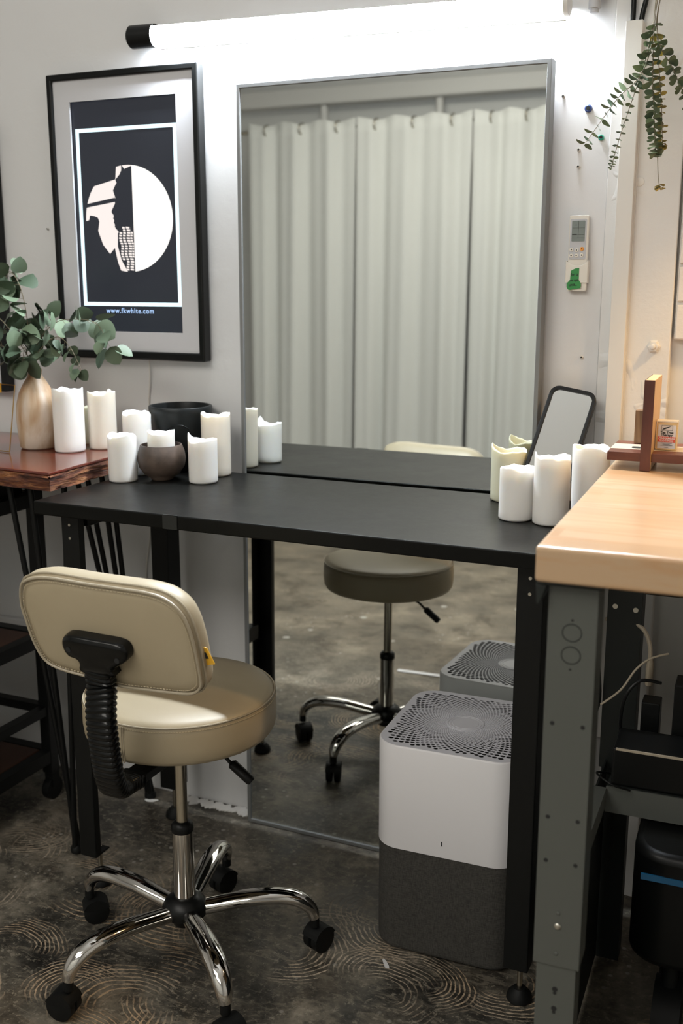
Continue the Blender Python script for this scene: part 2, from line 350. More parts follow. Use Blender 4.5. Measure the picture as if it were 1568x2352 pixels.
def sweep(bm, pts, r, n=10, closed=False, up=None, cap=True):
    """tube along pts; r a number, or function(t)->(rx, ry)"""
    P = [Vector(p) for p in pts]; L = len(P); rings = []
    ref = Vector(up) if up else None; prev = None
    for i, p in enumerate(P):
        if closed: t = P[(i + 1) % L] - P[i - 1]
        else: t = P[min(i + 1, L - 1)] - P[max(i - 1, 0)]
        if t.length < 1e-9: t = Vector((0, 0, 1))
        t.normalize()
        if ref is not None: s = t.cross(ref)
        elif prev is None: s = t.cross(Vector((0, 0, 1)) if abs(t.z) < 0.9 else Vector((1, 0, 0)))
        else: s = prev - t * prev.dot(t)
        if s.length < 1e-6: s = t.cross(Vector((1, 0, 0)))
        s.normalize(); u = s.cross(t).normalized(); prev = s
        rr = r(i / (L - 1)) if callable(r) else (r, r)
        if not isinstance(rr, tuple): rr = (rr, rr)
        rings.append([bm.verts.new(p + s * math.cos(2 * PI * k / n) * rr[0] + u * math.sin(2 * PI * k / n) * rr[1]) for k in range(n)])
    for i in range(L if closed else L - 1):
        a, b = rings[i], rings[(i + 1) % L]
        for k in range(n): bm.faces.new((a[k], a[(k + 1) % n], b[(k + 1) % n], b[k]))
    if cap and not closed: bm.faces.new(rings[0]); bm.faces.new(rings[-1][::-1])
def rod(bm, a, b, r, n=10): sweep(bm, [a, b], r, n)
def lathe(bm, prof, c, n=40, cap0=True, cap1=True, fn=None):
    rings = []
    for (r, z) in prof:
        ring = []
        for k in range(n):
            a = 2 * PI * k / n; rr, zz = (r, z) if fn is None else fn(r, z, a)
            ring.append(bm.verts.new((c[0] + rr * math.cos(a), c[1] + rr * math.sin(a), c[2] + zz)))
        rings.append(ring)
    for a, b in zip(rings, rings[1:]):
        for k in range(n): bm.faces.new((a[k], a[(k + 1) % n], b[(k + 1) % n], b[k]))
    if cap0: bm.faces.new(rings[0][::-1])
    if cap1: bm.faces.new(rings[-1])
def rrect(w, h, r, n=6):
    out = []
    for cx, cy, a0 in ((w / 2 - r, h / 2 - r, 0), (-w / 2 + r, h / 2 - r, 90), (-w / 2 + r, -h / 2 + r, 180), (w / 2 - r, -h / 2 + r, 270)):
        for k in range(n + 1):
            a = math.radians(a0 + 90 * k / n); out.append((cx + r * math.cos(a), cy + r * math.sin(a)))
    return out
def prism(bm, outline, T, d0, d1):
    """outline (u,v) extruded from depth d0 to d1; T maps (u,v,d) to a point"""
    a = [bm.verts.new(T(u, v, d0)) for u, v in outline]; b = [bm.verts.new(T(u, v, d1)) for u, v in outline]
    n = len(a)
    for i in range(n): bm.faces.new((a[i], a[(i + 1) % n], b[(i + 1) % n], b[i]))
    bm.faces.new(a[::-1]); bm.faces.new(b)
def ring_prism(bm, out, inn, T, d0, d1):
    n = len(out)
    o0 = [bm.verts.new(T(u, v, d0)) for u, v in out]; o1 = [bm.verts.new(T(u, v, d1)) for u, v in out]
    i0 = [bm.verts.new(T(u, v, d0)) for u, v in inn]; i1 = [bm.verts.new(T(u, v, d1)) for u, v in inn]
    for k in range(n):
        j = (k + 1) % n
        for q in ((o0[k], o0[j], o1[j], o1[k]), (i0[k], i1[k], i1[j], i0[j]), (o0[k], i0[k], i0[j], o0[j]), (o1[k], o1[j], i1[j], i1[k])): bm.faces.new(q)
def sphere(bm, c, r, seg=16, s=(1, 1, 1)):
    res = bmesh.ops.create_uvsphere(bm, u_segments=seg, v_segments=seg // 2, radius=r)
    for v in res['verts']: v.co = Vector((v.co.x * s[0], v.co.y * s[1], v.co.z * s[2])) + Vector(c)
def text(name, s, size, T, m, parent, squash=1.0, bold=0.0, space=1.0):
    """flat lettering; T maps (u, v) to a world point"""
    cu = bpy.data.curves.new(name, 'FONT'); cu.body = s; cu.size = size; cu.resolution_u = 3; cu.align_x = 'CENTER'; cu.offset = bold; cu.space_character = space
    o = bpy.data.objects.new(name, cu); COL.objects.link(o)
    dg = bpy.context.evaluated_depsgraph_get(); me = bpy.data.meshes.new_from_object(o.evaluated_get(dg))
    bpy.data.objects.remove(o); bm = NB(); bm.from_mesh(me); bpy.data.meshes.remove(me)
    for v in bm.verts: v.co = T(v.co.x * squash, v.co.y)
    return finish(name, bm, m, parent, smooth=False)

MY, LEAN = 1.829, 0.0081       # the mirror's face: its y at the floor and how far it leans
WY = 1.88                      # wall plane
# ------------------------------------------------------------ the setting
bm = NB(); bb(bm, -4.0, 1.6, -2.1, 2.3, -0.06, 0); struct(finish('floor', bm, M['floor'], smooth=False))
bm = NB(); bb(bm, -4.0, 1.6, -2.1, 2.3, 2.6, 2.66); struct(finish('ceiling', bm, M['ceiling'], smooth=False))
bm = NB(); bb(bm, -4.0, -0.3565, WY, 2.0, 0, 2.6); struct(finish('wall_back', bm, M['wall'], smooth=False))
bm = NB(); bb(bm, -0.356, -0.2365, WY - 0.003, 2.0, 0, 2.6); struct(finish('wall_column', bm, M['column'], smooth=False, bevel=0.002))
# painted brick beyond the column, its courses with a little relief, ending in a ledge over a recess
bm = NB()
random.seed(3)
for k in range(24):
    z0 = 1.045 + k * 0.062; x0 = -0.232 - (0.0 if k % 2 else 0.0); off = 0.09 if k % 2 else 0.0
    x = x0
    while x < 0.7:
        x1 = min(0.7, x + (0.17 - off if x == x0 else 0.17)); d = random.uniform(0, 0.006)
        bb(bm, x + 0.002, x1 - 0.004, WY - 0.002 - d, 2.0, z0 + 0.003, z0 + 0.059); x = x1
bb(bm, -0.2325, 0.7, WY + 0.004, 2.0, 1.047, 2.5)
struct(finish('wall_brick', bm, M['brick'], smooth=False, bevel=0.006))
bm = NB(); bb(bm, -0.2365, 1.6, 1.90, 2.0, 0, 2.6); struct(finish('wall_recess', bm, M['plain_wall'], smooth=False))
bm = NB(); bb(bm, -4.0, 1.6, -2.0, -1.95, 0, 2.6); struct(finish('wall_front', bm, M['plain_wall'], smooth=False))
bm = NB(); bb(bm, -3.9, -3.8, -1.95, WY, 0, 2.6); struct(finish('wall_left', bm, M['plain_wall'], smooth=False))
bm = NB(); bb(bm, 1.4, 1.5, -1.95, WY, 0, 2.6); struct(finish('wall_right', bm, M['plain_wall'], smooth=False))
bm = NB(); bb(bm, -3.8, 1.4, -1.95, -1.85, 2.13, 2.22); struct(finish('trim_beam', bm, M['white_enamel'], smooth=False, bevel=0.01))
# low horizontal ledge along the wall at the left
bm = NB(); bb(bm, -3.8, -1.5, WY - 0.012, WY, 0.335, 0.362); struct(finish('trim_ledge', bm, M['wall'], smooth=False, bevel=0.004))
# crumbling white filler where wall meets floor
bm = NB()
random.seed(5)
for k in range(30):
    x = -1.24 + k * 0.0068 + 0.004 * random.random(); bmesh.ops.create_icosphere(bm, subdivisions=1, radius=1, matrix=Matrix.Translation((x, WY - 0.012 - random.random() * 0.012, 0.001)) @ Matrix.Diagonal((0.009, 0.012 + 0.01 * random.random(), 0.003, 1)))
struct(finish('trim_filler', bm, M['white_enamel']))

# room behind the camera, seen in the mirror: pipes, curtain rod, curtain panels
for x, zz in ((-2.62, 1.96), (-1.95, 1.96), (-0.9, 1.96)):
    bm = NB(); rod(bm, (x, -1.9, zz), (x, -1.9, 2.14), 0.022, 12); bb(bm, x - 0.03, x + 0.03, -1.94, -1.87, zz, zz + 0.03)
    tag(finish('wall_bracket', bm, M['white_enamel'], loc=(x, -1.9, zz)), {-2.62: 'white painted stub post above the curtain, leftmost in the mirror', -1.95: 'white painted stub post above the middle curtain', -0.9: 'white painted stub post above the right curtain'}[x], 'bracket')
ROD_Y, ROD_Z = -1.55, 1.965
bm = NB(); rod(bm, (-3.0, ROD_Y - 0.06, ROD_Z), (0.9, ROD_Y - 0.06, ROD_Z), 0.009, 12); sphere(bm, (-3.01, ROD_Y - 0.06, ROD_Z), 0.018); bb(bm, -2.93, -2.90, -1.95, ROD_Y - 0.06, ROD_Z - 0.01, ROD_Z + 0.01); bb(bm, 0.7, 0.73, -1.95, ROD_Y - 0.06, ROD_Z - 0.01, ROD_Z + 0.01)
tag(finish('curtain_rod', bm, M['steel_rod'], loc=(-1.0, ROD_Y - 0.06, ROD_Z)), 'long thin metal rod carrying the white curtains seen in the mirror', 'curtain rod')
def curtain(x0, x1, seed, label):
    rnd = random.Random(seed); c = thing('curtain', ((x0 + x1) / 2, ROD_Y, 0), label, 'curtain', 'white curtains hanging across the room')
    n = 150; rows = 24; bm = NB(); nf = max(3, round((x1 - x0) / 0.19)); ph = [rnd.uniform(-0.6, 0.6) for _ in range(nf + 2)]; am = [rnd.uniform(0.6, 1.3) for _ in range(nf + 2)]
    g = []
    for j in range(rows + 1):
        t = j / rows; z = 2.0 - t * 1.955; row = []
        for i in range(n + 1):
            s = i / n; q = s * nf; k = int(q); f = q - k
            w_ = am[min(k, nf)] * (1 - f) + am[min(k + 1, nf + 1)] * f; p = ph[min(k, nf)] * (1 - f) + ph[min(k + 1, nf + 1)] * f
            fold = math.sin(2 * PI * q + p * t) + 0.35 * math.sin(4.3 * PI * q + 1.3 + p)
            A = (0.016 + 0.014 * t) * w_
            zz = z if j else z - 0.020 * (1 - abs(math.cos(PI * q))) ** 0.7
            row.append(bm.verts.new((x0 + s * (x1 - x0) + 0.012 * math.sin(2 * PI * q * 0.5 + 1) * t, ROD_Y + A * fold * 1.05, zz)))
        g.append(row)
    for j in range(rows):
        for i in range(n): bm.faces.new((g[j][i], g[j][i + 1], g[j + 1][i + 1], g[j + 1][i]))
    finish('cloth', bm, M['curtain'], c, ang=80, solid=0.0015)
    bm = NB()   # doubled heading band
    for i in range(n):
        a, b = g and None, None
    for k in range(nf):
        x = x0 + (k + 0.5) / nf * (x1 - x0)
        bm2 = NB(); pts = [(x + 0.0, ROD_Y - 0.02 + 0.045 * math.cos(a), ROD_Z - 0.006 + 0.030 * math.sin(a)) for a in [2 * PI * q / 20 for q in range(20)]]
        sweep(bm2, pts, 0.0045, 8, closed=True); finish('ring', bm2, M['steel_rod'], c)
    bm.free()
curtain(-2.90, -2.28, 1, 'narrow white curtain at the left end of the rod in the mirror')
curtain(-2.27, -1.66, 2, 'white curtain second from the left of the rod, middle of the mirror')
curtain(-1.65, -0.95, 3, 'white curtain third along the rod, right side of the mirror')
curtain(-0.94, -0.2, 4, 'white curtain towards the right end of the rod')
curtain(-0.19, 0.55, 5, 'white curtain at the far right end of the rod, unseen in the mirror')

# ------------------------------------------------------------ tube light over the mirror
TL_ = thing('tube_light', (-1.2, 1.82, 1.55), 'long lit white tube light mounted on the wall above the mirror', 'light')
A0 = Vector((-1.2255, 1.848, 1.602)); A1 = Vector((-0.431, 1.848, 1.5835))
def seg_arc(bm, A, B, r, a0, a1, n=14, thick=0.0):
    d = (B - A).normalized(); s = Vector((0, 1, 0)); u = s.cross(d) * -1
    if u.z < 0: u = -u
    ra = []
    for P in (A, B):
        ra.append([bm.verts.new(P + (s * math.cos(t) + u * math.sin(t)) * r) for t in [math.radians(a0 + (a1 - a0) * k / n) for k in range(n + 1)]])
    for k in range(n): bm.faces.new((ra[0][k], ra[0][k + 1], ra[1][k + 1], ra[1][k]))
    for P, R_ in zip((A, B), ra):
        bm.faces.new(R_) if P is A else bm.faces.new(R_[::-1])
bm = NB(); seg_arc(bm, A0, A1, 0.0175, 122, 322); bm.faces.ensure_lookup_table()
finish('diffuser', bm, M['tube'], TL_, ang=60)
bm = NB(); seg_arc(bm, A0, A1, 0.0185, -38, 122); finish('housing', bm, M['white_enamel'], TL_, ang=60)
bm = NB(); d = (A0 - A1).normalized(); sweep(bm, [A0 + d * 0.055, A0 + d * 0.05, A0 + d * 0.004, A0 - d * 0.004], lambda t: 0.016 if t < 0.1 else 0.0215, 20); bb(bm, A0.x - 0.05, A0.x - 0.01, 1.85, WY, 1.594, 1.610)
finish('end_cap', bm, M['black_plastic'], TL_)['label'] = 'black end cap'
bm = NB(); sweep(bm, [A1 + d * 0.002, A1 - d * 0.006], 0.0188, 20); finish('end_cap', bm, M['white_enamel'], TL_)
bm = NB(); o_ = Vector((0, 0.004, -0.0225)); rod(bm, A0 + o_, A1 + o_, 0.0034, 12); finish('lip', bm, M['white_enamel'], TL_)
for x in (-1.10, -0.62):
    bm = NB(); zc = A0.z + (x - A0.x) / (A1.x - A0.x) * (A1.z - A0.z); bb(bm, x - 0.012, x + 0.012, 1.862, WY - 0.0005, zc - 0.010, zc + 0.022); finish('clip', bm, M['white_enamel'], TL_, bevel=0.002)
bm = NB(); rod(bm, (-0.385, WY - 0.03, 1.592), (-0.385, WY - 0.03, 1.572), 0.010, 12); rod(bm, (-0.385, WY - 0.03, 1.572), (-0.385, WY - 0.03, 1.566), 0.007, 12); bb(bm, -0.40, -0.37, WY - 0.03, WY - 0.001, 1.592, 1.60)
tag(finish('cable_clip', bm, M['remote_grey'], loc=(-0.385, WY - 0.02, 1.59)), 'small grey fitting on the wall just past the right end of the tube light', 'clip')

# ------------------------------------------------------------ framed digital picture
def TP(u, v, d): return Vector((u, 1.85 + d, v))       # face plane of the frame
FR = thing('digital_picture_frame', (-1.313, 1.865, 0.982), 'black framed lit picture of a silhouette in a circle, hung on the wall', 'picture')
def rect(x0, x1, z0, z1): return [(x0, z0), (x1, z0), (x1, z1), (x0, z1)]
bm = NB(); ring_prism(bm, rect(-1.4925, -1.1335, 0.982, 1.550), rect(-1.4795, -1.1465, 0.999, 1.537), TP, 0.0, 0.026); finish('frame', bm, M['frame_black'], FR, smooth=False, bevel=0.003)
bm = NB(); ring_prism(bm, rect(-1.4800, -1.1460, 0.9985, 1.5375), rect(-1.4405, -1.1870, 1.0385, 1.496), TP, 0.006, 0.010); finish('mat_board', bm, M['mat_board'], FR, smooth=False)
bm = NB(); bb(bm, -1.45, -1.178, 1.862, 1.8795, 1.03, 1.505); SCR = finish('screen', bm, M['scr_dark'], FR, smooth=False)
def flat(name, poly, m, d, parent):
    bm = NB(); prism(bm, poly, TP, d, d + 0.0004); return finish(name, bm, m, parent, smooth=False)
bm = NB(); ring_prism(bm, rect(-1.4325, -1.1905, 1.091, 1.4440), rect(-1.4245, -1.1985, 1.0985, 1.4365), TP, 0.0112, 0.012); finish('border_line', bm, M['scr_cyan'], SCR, smooth=False)
cc = (-1.3105, 1.2650); CRx, CRz = 0.1055, 0.105
arcp = lambda a0, a1, n: [(cc[0] + CRx * math.cos(math.radians(a0 + (a1 - a0) * k / n)), cc[1] + CRz * math.sin(math.radians(a0 + (a1 - a0) * k / n))) for k in range(n + 1)]
DX = -1.2985; aa = math.degrees(math.acos((DX - cc[0]) / CRx))
flat('white_half_disc', arcp(-aa, aa, 40), M['scr_white'], 0.0110, SCR)
flat('window_half_disc', arcp(aa, 360 - aa, 44), M['scr_pink'], 0.0110, SCR)
face = [(-1.3227, 1.3706), (-1.3156, 1.3621), (-1.2987, 1.3674), (-1.2989, 1.2321), (-1.3084, 1.249), (-1.3218, 1.2462), (-1.3338, 1.2372), (-1.3446, 1.2496), (-1.3440, 1.2545), (-1.3468, 1.2580), (-1.3452, 1.2625), (-1.3478, 1.2668), (-1.3460, 1.2720), (-1.3512, 1.2790), (-1.3500, 1.2830), (-1.342, 1.2953), (-1.3404, 1.3074), (-1.3453, 1.3212), (-1.3410, 1.3290), (-1.3356, 1.3359), (-1.3385, 1.342), (-1.3275, 1.3521), (-1.3233, 1.3594)]
def disc_clip(poly, g=0.0):
    out = []
    for x, z in poly:
        dx, dz = (x - cc[0]) / CRx, (z - cc[1]) / CRz; r = math.hypot(dx, dz)
        if r > 1.01: x, z = cc[0] + dx / r * CRx * 1.01, cc[1] + dz / r * CRz * 1.01
        out.append((x, z))
    return out
flat('silhouette_head', face, M['scr_dark'], 0.0100, SCR)
flat('window_shadow', disc_clip([(-1.3375, 1.3764), (-1.3384, 1.3428), (-1.3939, 1.3306), (-1.4050, 1.312), (-1.4067, 1.3429), (-1.39, 1.37), (-1.3755, 1.378)]), M['scr_dark'], 0.0100, SCR)
flat('window_bar', disc_clip([(-1.4174, 1.2981), (-1.3413, 1.3074), (-1.3409, 1.2991), (-1.4198, 1.2904)]), M['scr_dark'], 0.0100, SCR)
flat('silhouette_hand', disc_clip([(-1.4217, 1.2619), (-1.4077, 1.2647), (-1.4052, 1.2739), (-1.3936, 1.2721), (-1.386, 1.2689), (-1.3826, 1.2611), (-1.3866, 1.2427), (-1.3807, 1.2271), (-1.3756, 1.2146), (-1.3592, 1.1959), (-1.3469, 1.2081), (-1.3408, 1.1802), (-1.3343, 1.1569), (-1.36, 1.15), (-1.3694, 1.1538), (-1.39, 1.17), (-1.41, 1.19), (-1.42, 1.22)]), M['scr_dark'], 0.0100, SCR)
flat('checked_shirt', [(-1.3376, 1.2373), (-1.3218, 1.2477), (-1.3093, 1.2498), (-1.2989, 1.2321), (-1.2988, 1.1600), (-1.3160, 1.1592), (-1.331, 1.1833), (-1.3391, 1.2111)], M['scr_dark'], 0.0098, SCR)
bm = NB()
for i in range(17):
    for j in range(4):
        z = 1.2465 - i * 0.0052; x = -1.3355 + j * 0.0092 + i * 0.00055 + 0.0015 * math.sin(i * 1.1)
        wj = (0.0062, 0.0062, 0.0080, 0.0050)[j]
        if x + wj > -1.2995: wj = -1.2995 - x
        if wj < 0.002 or (i < 2 and j in (0, 3)) or (i > 12 and j == 0): continue
        prism(bm, [(x, z), (x + wj, z - 0.0008), (x + wj, z + 0.0026), (x, z + 0.0034)], TP, 0.0094, 0.0098)
finish('shirt_checks', bm, M['scr_pink'], SCR, smooth=False)
text('caption', 'www.fkwhite.com', 0.0150, lambda u, v: Vector((-1.3165 + u, 1.8608, 1.0765 + v)), M['scr_text'], SCR, 0.93, 0.0002, 1.16)
# power lead under the frame
bm = NB(); sweep(bm, spline([(-1.283, WY - 0.006, 0.99), (-1.284, WY - 0.005, 0.94), (-1.290, WY - 0.004, 0.88), (-1.285, WY - 0.004, 0.80), (-1.283, WY - 0.004, 0.7), (-1.30, WY - 0.004, 0.60), (-1.315, WY - 0.004, 0.5), (-1.31, WY - 0.004, 0.38), (-1.32, WY - 0.004, 0.2)], 8), 0.0016, 6)
tag(finish('thin_white_wire', bm, M['white_enamel'], loc=(-1.29, WY, 0.6)), 'thin white cord running down the wall from the lit picture', 'cord')
# edge of a second black frame, almost wholly outside the picture
bm = NB(); ring_prism(bm, rect(-2.05, -1.648, 0.90, 1.47), rect(-2.02, -1.662, 0.915, 1.455), TP, 0.0, 0.028)
FR2 = thing('picture_frame', (-1.85, 1.87, 0.90), 'second black picture frame, only its right edge showing at the far left', 'picture')
finish('frame', bm, M['frame_black'], FR2, smooth=False, bevel=0.002)
bm = NB(); bb(bm, -2.03, -1.655, 1.862, 1.8785, 0.91, 1.46); finish('mat_board', bm, M['mat_board'], FR2, smooth=False)

# ------------------------------------------------------------ the big mirror
MR = thing('wall_mirror', (-0.7455, MY + 0.01, 0), 'tall silver framed mirror standing on the floor against the wall behind the black desk', 'mirror')
def TM(u, v, d):  # u = x, v = height along the glass, d = depth behind the face
    return Vector((u, MY + v * math.sin(LEAN) + d * math.cos(LEAN), v * math.cos(LEAN) - d * math.sin(LEAN)))
bm = NB(); ring_prism(bm, rect(-1.0445, -0.4485, 0.001, 1.5015), rect(-1.0365, -0.4565, 0.009, 1.4935), TM, 0.0, 0.028); finish('frame', bm, M['alu'], MR, smooth=False, bevel=0.0012)
bm = NB(); prism(bm, rect(-1.0375, -0.4555, 0.008, 1.4945), TM, 0.003, 0.008); finish('glass', bm, M['glass'], MR, smooth=False)
bm = NB(); prism(bm, rect(-1.0375, -0.4555, 0.008, 1.4945), TM, 0.0085, 0.022); finish('backing', bm, M['frame_black'], MR, smooth=False)

# ------------------------------------------------------------ black desk
DZ = 0.768
DK = thing('desk', (-0.79, 1.63, 0), 'long narrow black desk with square metal legs standing in front of the mirror', 'desk')
bm = NB(); bb(bm, -1.236, -0.298, 1.435, 1.8225, DZ - 0.024, DZ); finish('tabletop', bm, M['desk'], DK, smooth=False, bevel=0.0025)
for x0_ in (-1.2, -0.359):
    for y in (1.492, 1.785):
        x = -1.187 if x0_ < -1 and y < 1.6 else x0_
        bm = NB(); hx = 0.020
        if x < -1 and y < 1.6:      # angle section: front flange and a flange running back from its left edge
            hx = 0.0185; bb(bm, x - hx, x + hx, y - 0.023, y - 0.006, 0.075, DZ - 0.0245); bb(bm, x - hx, x - hx + 0.004, y - 0.006, y + 0.026, 0.075, DZ - 0.0245); bb(bm, x - hx + 0.004, x + hx, y - 0.006, y + 0.020, 0.075, 0.079)
        else: bb(bm, x - hx, x + hx, y - 0.023, y + 0.023, 0.075, DZ - 0.0245)
        lg = finish('leg', bm, M['black_metal'], DK, smooth=False, bevel=0.002)
        bm = NB(); rod(bm, (x, y + (0.012 if y < 1.6 else 0), 0.012), (x, y + (0.012 if y < 1.6 else 0), 0.08), 0.0045, 10); finish('adjuster_screw', bm, M['steel_rod'], lg)
        bm = NB(); lathe(bm, [(0.010, 0.022), (0.019, 0.012), (0.021, 0.003), (0.019, 0.0)], (x, y + (0.012 if y < 1.6 else 0), 0.0005), 20); finish('foot_pad', bm, M['rubber'], lg)
        if y < 1.6:
            for zz in (0.722, 0.698):
                bm = NB(); sweep(bm, [(x, y - 0.0245, zz), (x, y - 0.0232, zz)], 0.0026, 12); finish('screw', bm, M['screw'], lg)
    x = x0_
    bm = NB(); bb(bm, x - 0.010, x + 0.014, 1.519, 1.761, 0.30, 0.335); finish('crossbar', bm, M['black_metal'], DK, smooth=False, bevel=0.002)
    bm = NB(); bb(bm, x - 0.010, x + 0.014, 1.519, 1.761, 0.708, DZ - 0.0245); finish('crossbar', bm, M['black_metal'], DK, smooth=False, bevel=0.002)

bm = NB(); bb(bm, -0.968, -0.940, 1.4338, 1.4349, DZ - 0.0235, DZ - 0.0005); bb(bm, -0.968, -0.940, 1.4345, 1.437, DZ + 0.0001, DZ + 0.0006)
finish('tape_patch', bm, mat('grey_tape', (0.008, 0.009, 0.008), 0.5), DK, smooth=False)['label'] = 'strip of grey tape on the front edge'
# ------------------------------------------------------------ live-edge slab table on hairpin legs
SZ = 0.806
ST = thing('slab_table', (-1.6, 1.7, 0), 'red brown live edge slab table on black hairpin legs, left of the black desk', 'table')
bm = NB(); poly = [(-1.249, 1.497), (-1.262, 1.872), (-2.05, 1.872), (-2.05, 1.535), (-1.62, 1.527)]
prism(bm, poly, lambda u, v, d: Vector((u, v, d)), SZ - 0.006, SZ); finish('slab_top', bm, M['slab'], ST, smooth=False, bevel=0.002)
bm = NB()
def edge_strip(P, Q, n, out):
    rows = 9; g = []
    for i in range(n + 1):
        t = i / n; p = Vector(P).lerp(Vector(Q), t); col = []
        for j in range(rows + 1):
            z = SZ - 0.006 - j / rows * 0.028; nz = noise.noise(Vector((p.x * 22, p.y * 22, z * 180))) * 0.004 + noise.noise(Vector((p.x * 60, p.y * 60, z * 420))) * 0.002
            e = 0.0 if j in (0,) else 1.0
            col.append(bm.verts.new((p.x + out[0] * (nz + 0.001) * e, p.y + out[1] * (nz + 0.001) * e, z)))
        g.append(col)
    for i in range(n):
        for j in range(rows): bm.faces.new((g[i][j], g[i + 1][j], g[i + 1][j + 1], g[i][j + 1]))
    return g
edge_strip((-2.05, 1.535), (-1.62, 1.527), 60, (0, -1)); edge_strip((-1.62, 1.527), (-1.249, 1.497), 100, (0, -1)); edge_strip((-1.249, 1.497), (-1.262, 1.872), 80, (1, 0))
v = [bm.verts.new((x, y, SZ - 0.034)) for x, y in poly]; bm.faces.new(v)
bmesh.ops.remove_doubles(bm, verts=bm.verts, dist=0.0003)
finish('live_edge', bm, M['bark'], ST, ang=30)
def hairpin(foot, tops):
    bm = NB(); f = Vector(foot)
    for i, t in enumerate(tops):
        a = 2 * PI * i / len(tops) + 0.5; b = f + Vector((0.006 * math.cos(a), 0.006 * math.sin(a), 0.008))
        rod(bm, b, t, 0.0056, 10)
    lathe(bm, [(0.009, 0.0), (0.013, 0.003), (0.013, 0.012), (0.009, 0.018)], (f.x, f.y, 0.0005), 16)
    cx = sum(t[0] for t in tops) / len(tops); cy = sum(t[1] for t in tops) / len(tops)
    bb(bm, cx - 0.05, cx + 0.05, cy - 0.03, cy + 0.03, SZ - 0.0375, SZ - 0.0345)
    finish('leg', bm, M['black_metal'], ST)
HZ = SZ - 0.0355
hairpin((-1.302, 1.577, 0), [(-1.378, 1.535, HZ), (-1.318, 1.525, HZ), (-1.268, 1.56, HZ)])
hairpin((-1.298, 1.834, 0), [(-1.344, 1.69, HZ), (-1.335, 1.712, HZ), (-1.300, 1.715, HZ), (-1.293, 1.735, HZ)])
hairpin((-1.98, 1.60, 0), [(-1.93, 1.56, HZ), (-1.90, 1.63, HZ), (-2.0, 1.66, HZ)])
hairpin((-1.98, 1.82, 0), [(-1.93, 1.84, HZ), (-1.90, 1.77, HZ), (-2.0, 1.76, HZ)])

# ------------------------------------------------------------ black cart at the left
CT = thing('rolling_cart', (-1.75, 1.55, 0), 'dark metal rolling cart with brown shelves under the slab table at the far left', 'cart')
cx0, cx1, cy0, cy1 = -2.0, -1.5, 1.33, 1.745
for x in (cx0, cx1):
    for y in (cy0, cy1):
        bm = NB(); bb(bm, x - 0.013, x + 0.013, y - 0.013, y + 0.013, 0.065, 0.715); finish('post', bm, M['black_metal'], CT, smooth=False, bevel=0.001)
        bm = NB(); sweep(bm, [(x - 0.009, y, 0.026), (x + 0.009, y, 0.026)], 0.0255, 18); bb(bm, x - 0.012, x + 0.012, y - 0.008, y + 0.012, 0.03, 0.066); finish('caster', bm, M['rubber'], CT)
for z, m_, t in ((0.685, M['black_metal'], 0.05), (0.375, M['brown_shelf'], 0.018), (0.10, M['brown_shelf'], 0.02)):
    bm = NB(); bb(bm, cx0 - 0.005, cx1 - 0.016, cy0 + 0.015, cy1 - 0.015, z, z + t); finish('shelf', bm, m_, CT, smooth=False, bevel=0.002)
    bm = NB(); bb(bm, cx1 - 0.012, cx1 + 0.012, cy0 + 0.014, cy1 - 0.014, z - 0.008, z + 0.02); bb(bm, cx0 + 0.014, cx1 - 0.014, cy1 - 0.012, cy1 + 0.012, z - 0.008, z + 0.02); bb(bm, cx0 + 0.014, cx1 - 0.014, cy0 - 0.012, cy0 + 0.012, z - 0.008, z + 0.02)
    finish('rail', bm, M['black_metal'], CT, smooth=False)
bm = NB(); bb(bm, cx1 - 0.01, cx1 + 0.01, cy0 + 0.014, cy1 - 0.014, 0.205, 0.225); bb(bm, cx0 + 0.014, cx1 - 0.014, cy1 - 0.01, cy1 + 0.01, 0.205, 0.225); finish('rail', bm, M['black_metal'], CT, smooth=False)
bm = NB(); sphere(bm, (-1.62, 1.50, 0.25), 0.1, 24, (1.0, 0.9, 1.25)); sweep(bm, spline([(-1.62, 1.42, 0.34), (-1.62, 1.44, 0.42), (-1.62, 1.56, 0.42), (-1.62, 1.58, 0.34)], 6)[0:1] + [(-1.62, 1.43, 0.35)], 0.004, 6)
tag(finish('bag', bm, M['rubber'], loc=(-1.62, 1.5, 0.12)), 'round black bag stowed on the lowest shelf of the dark cart', 'bag')

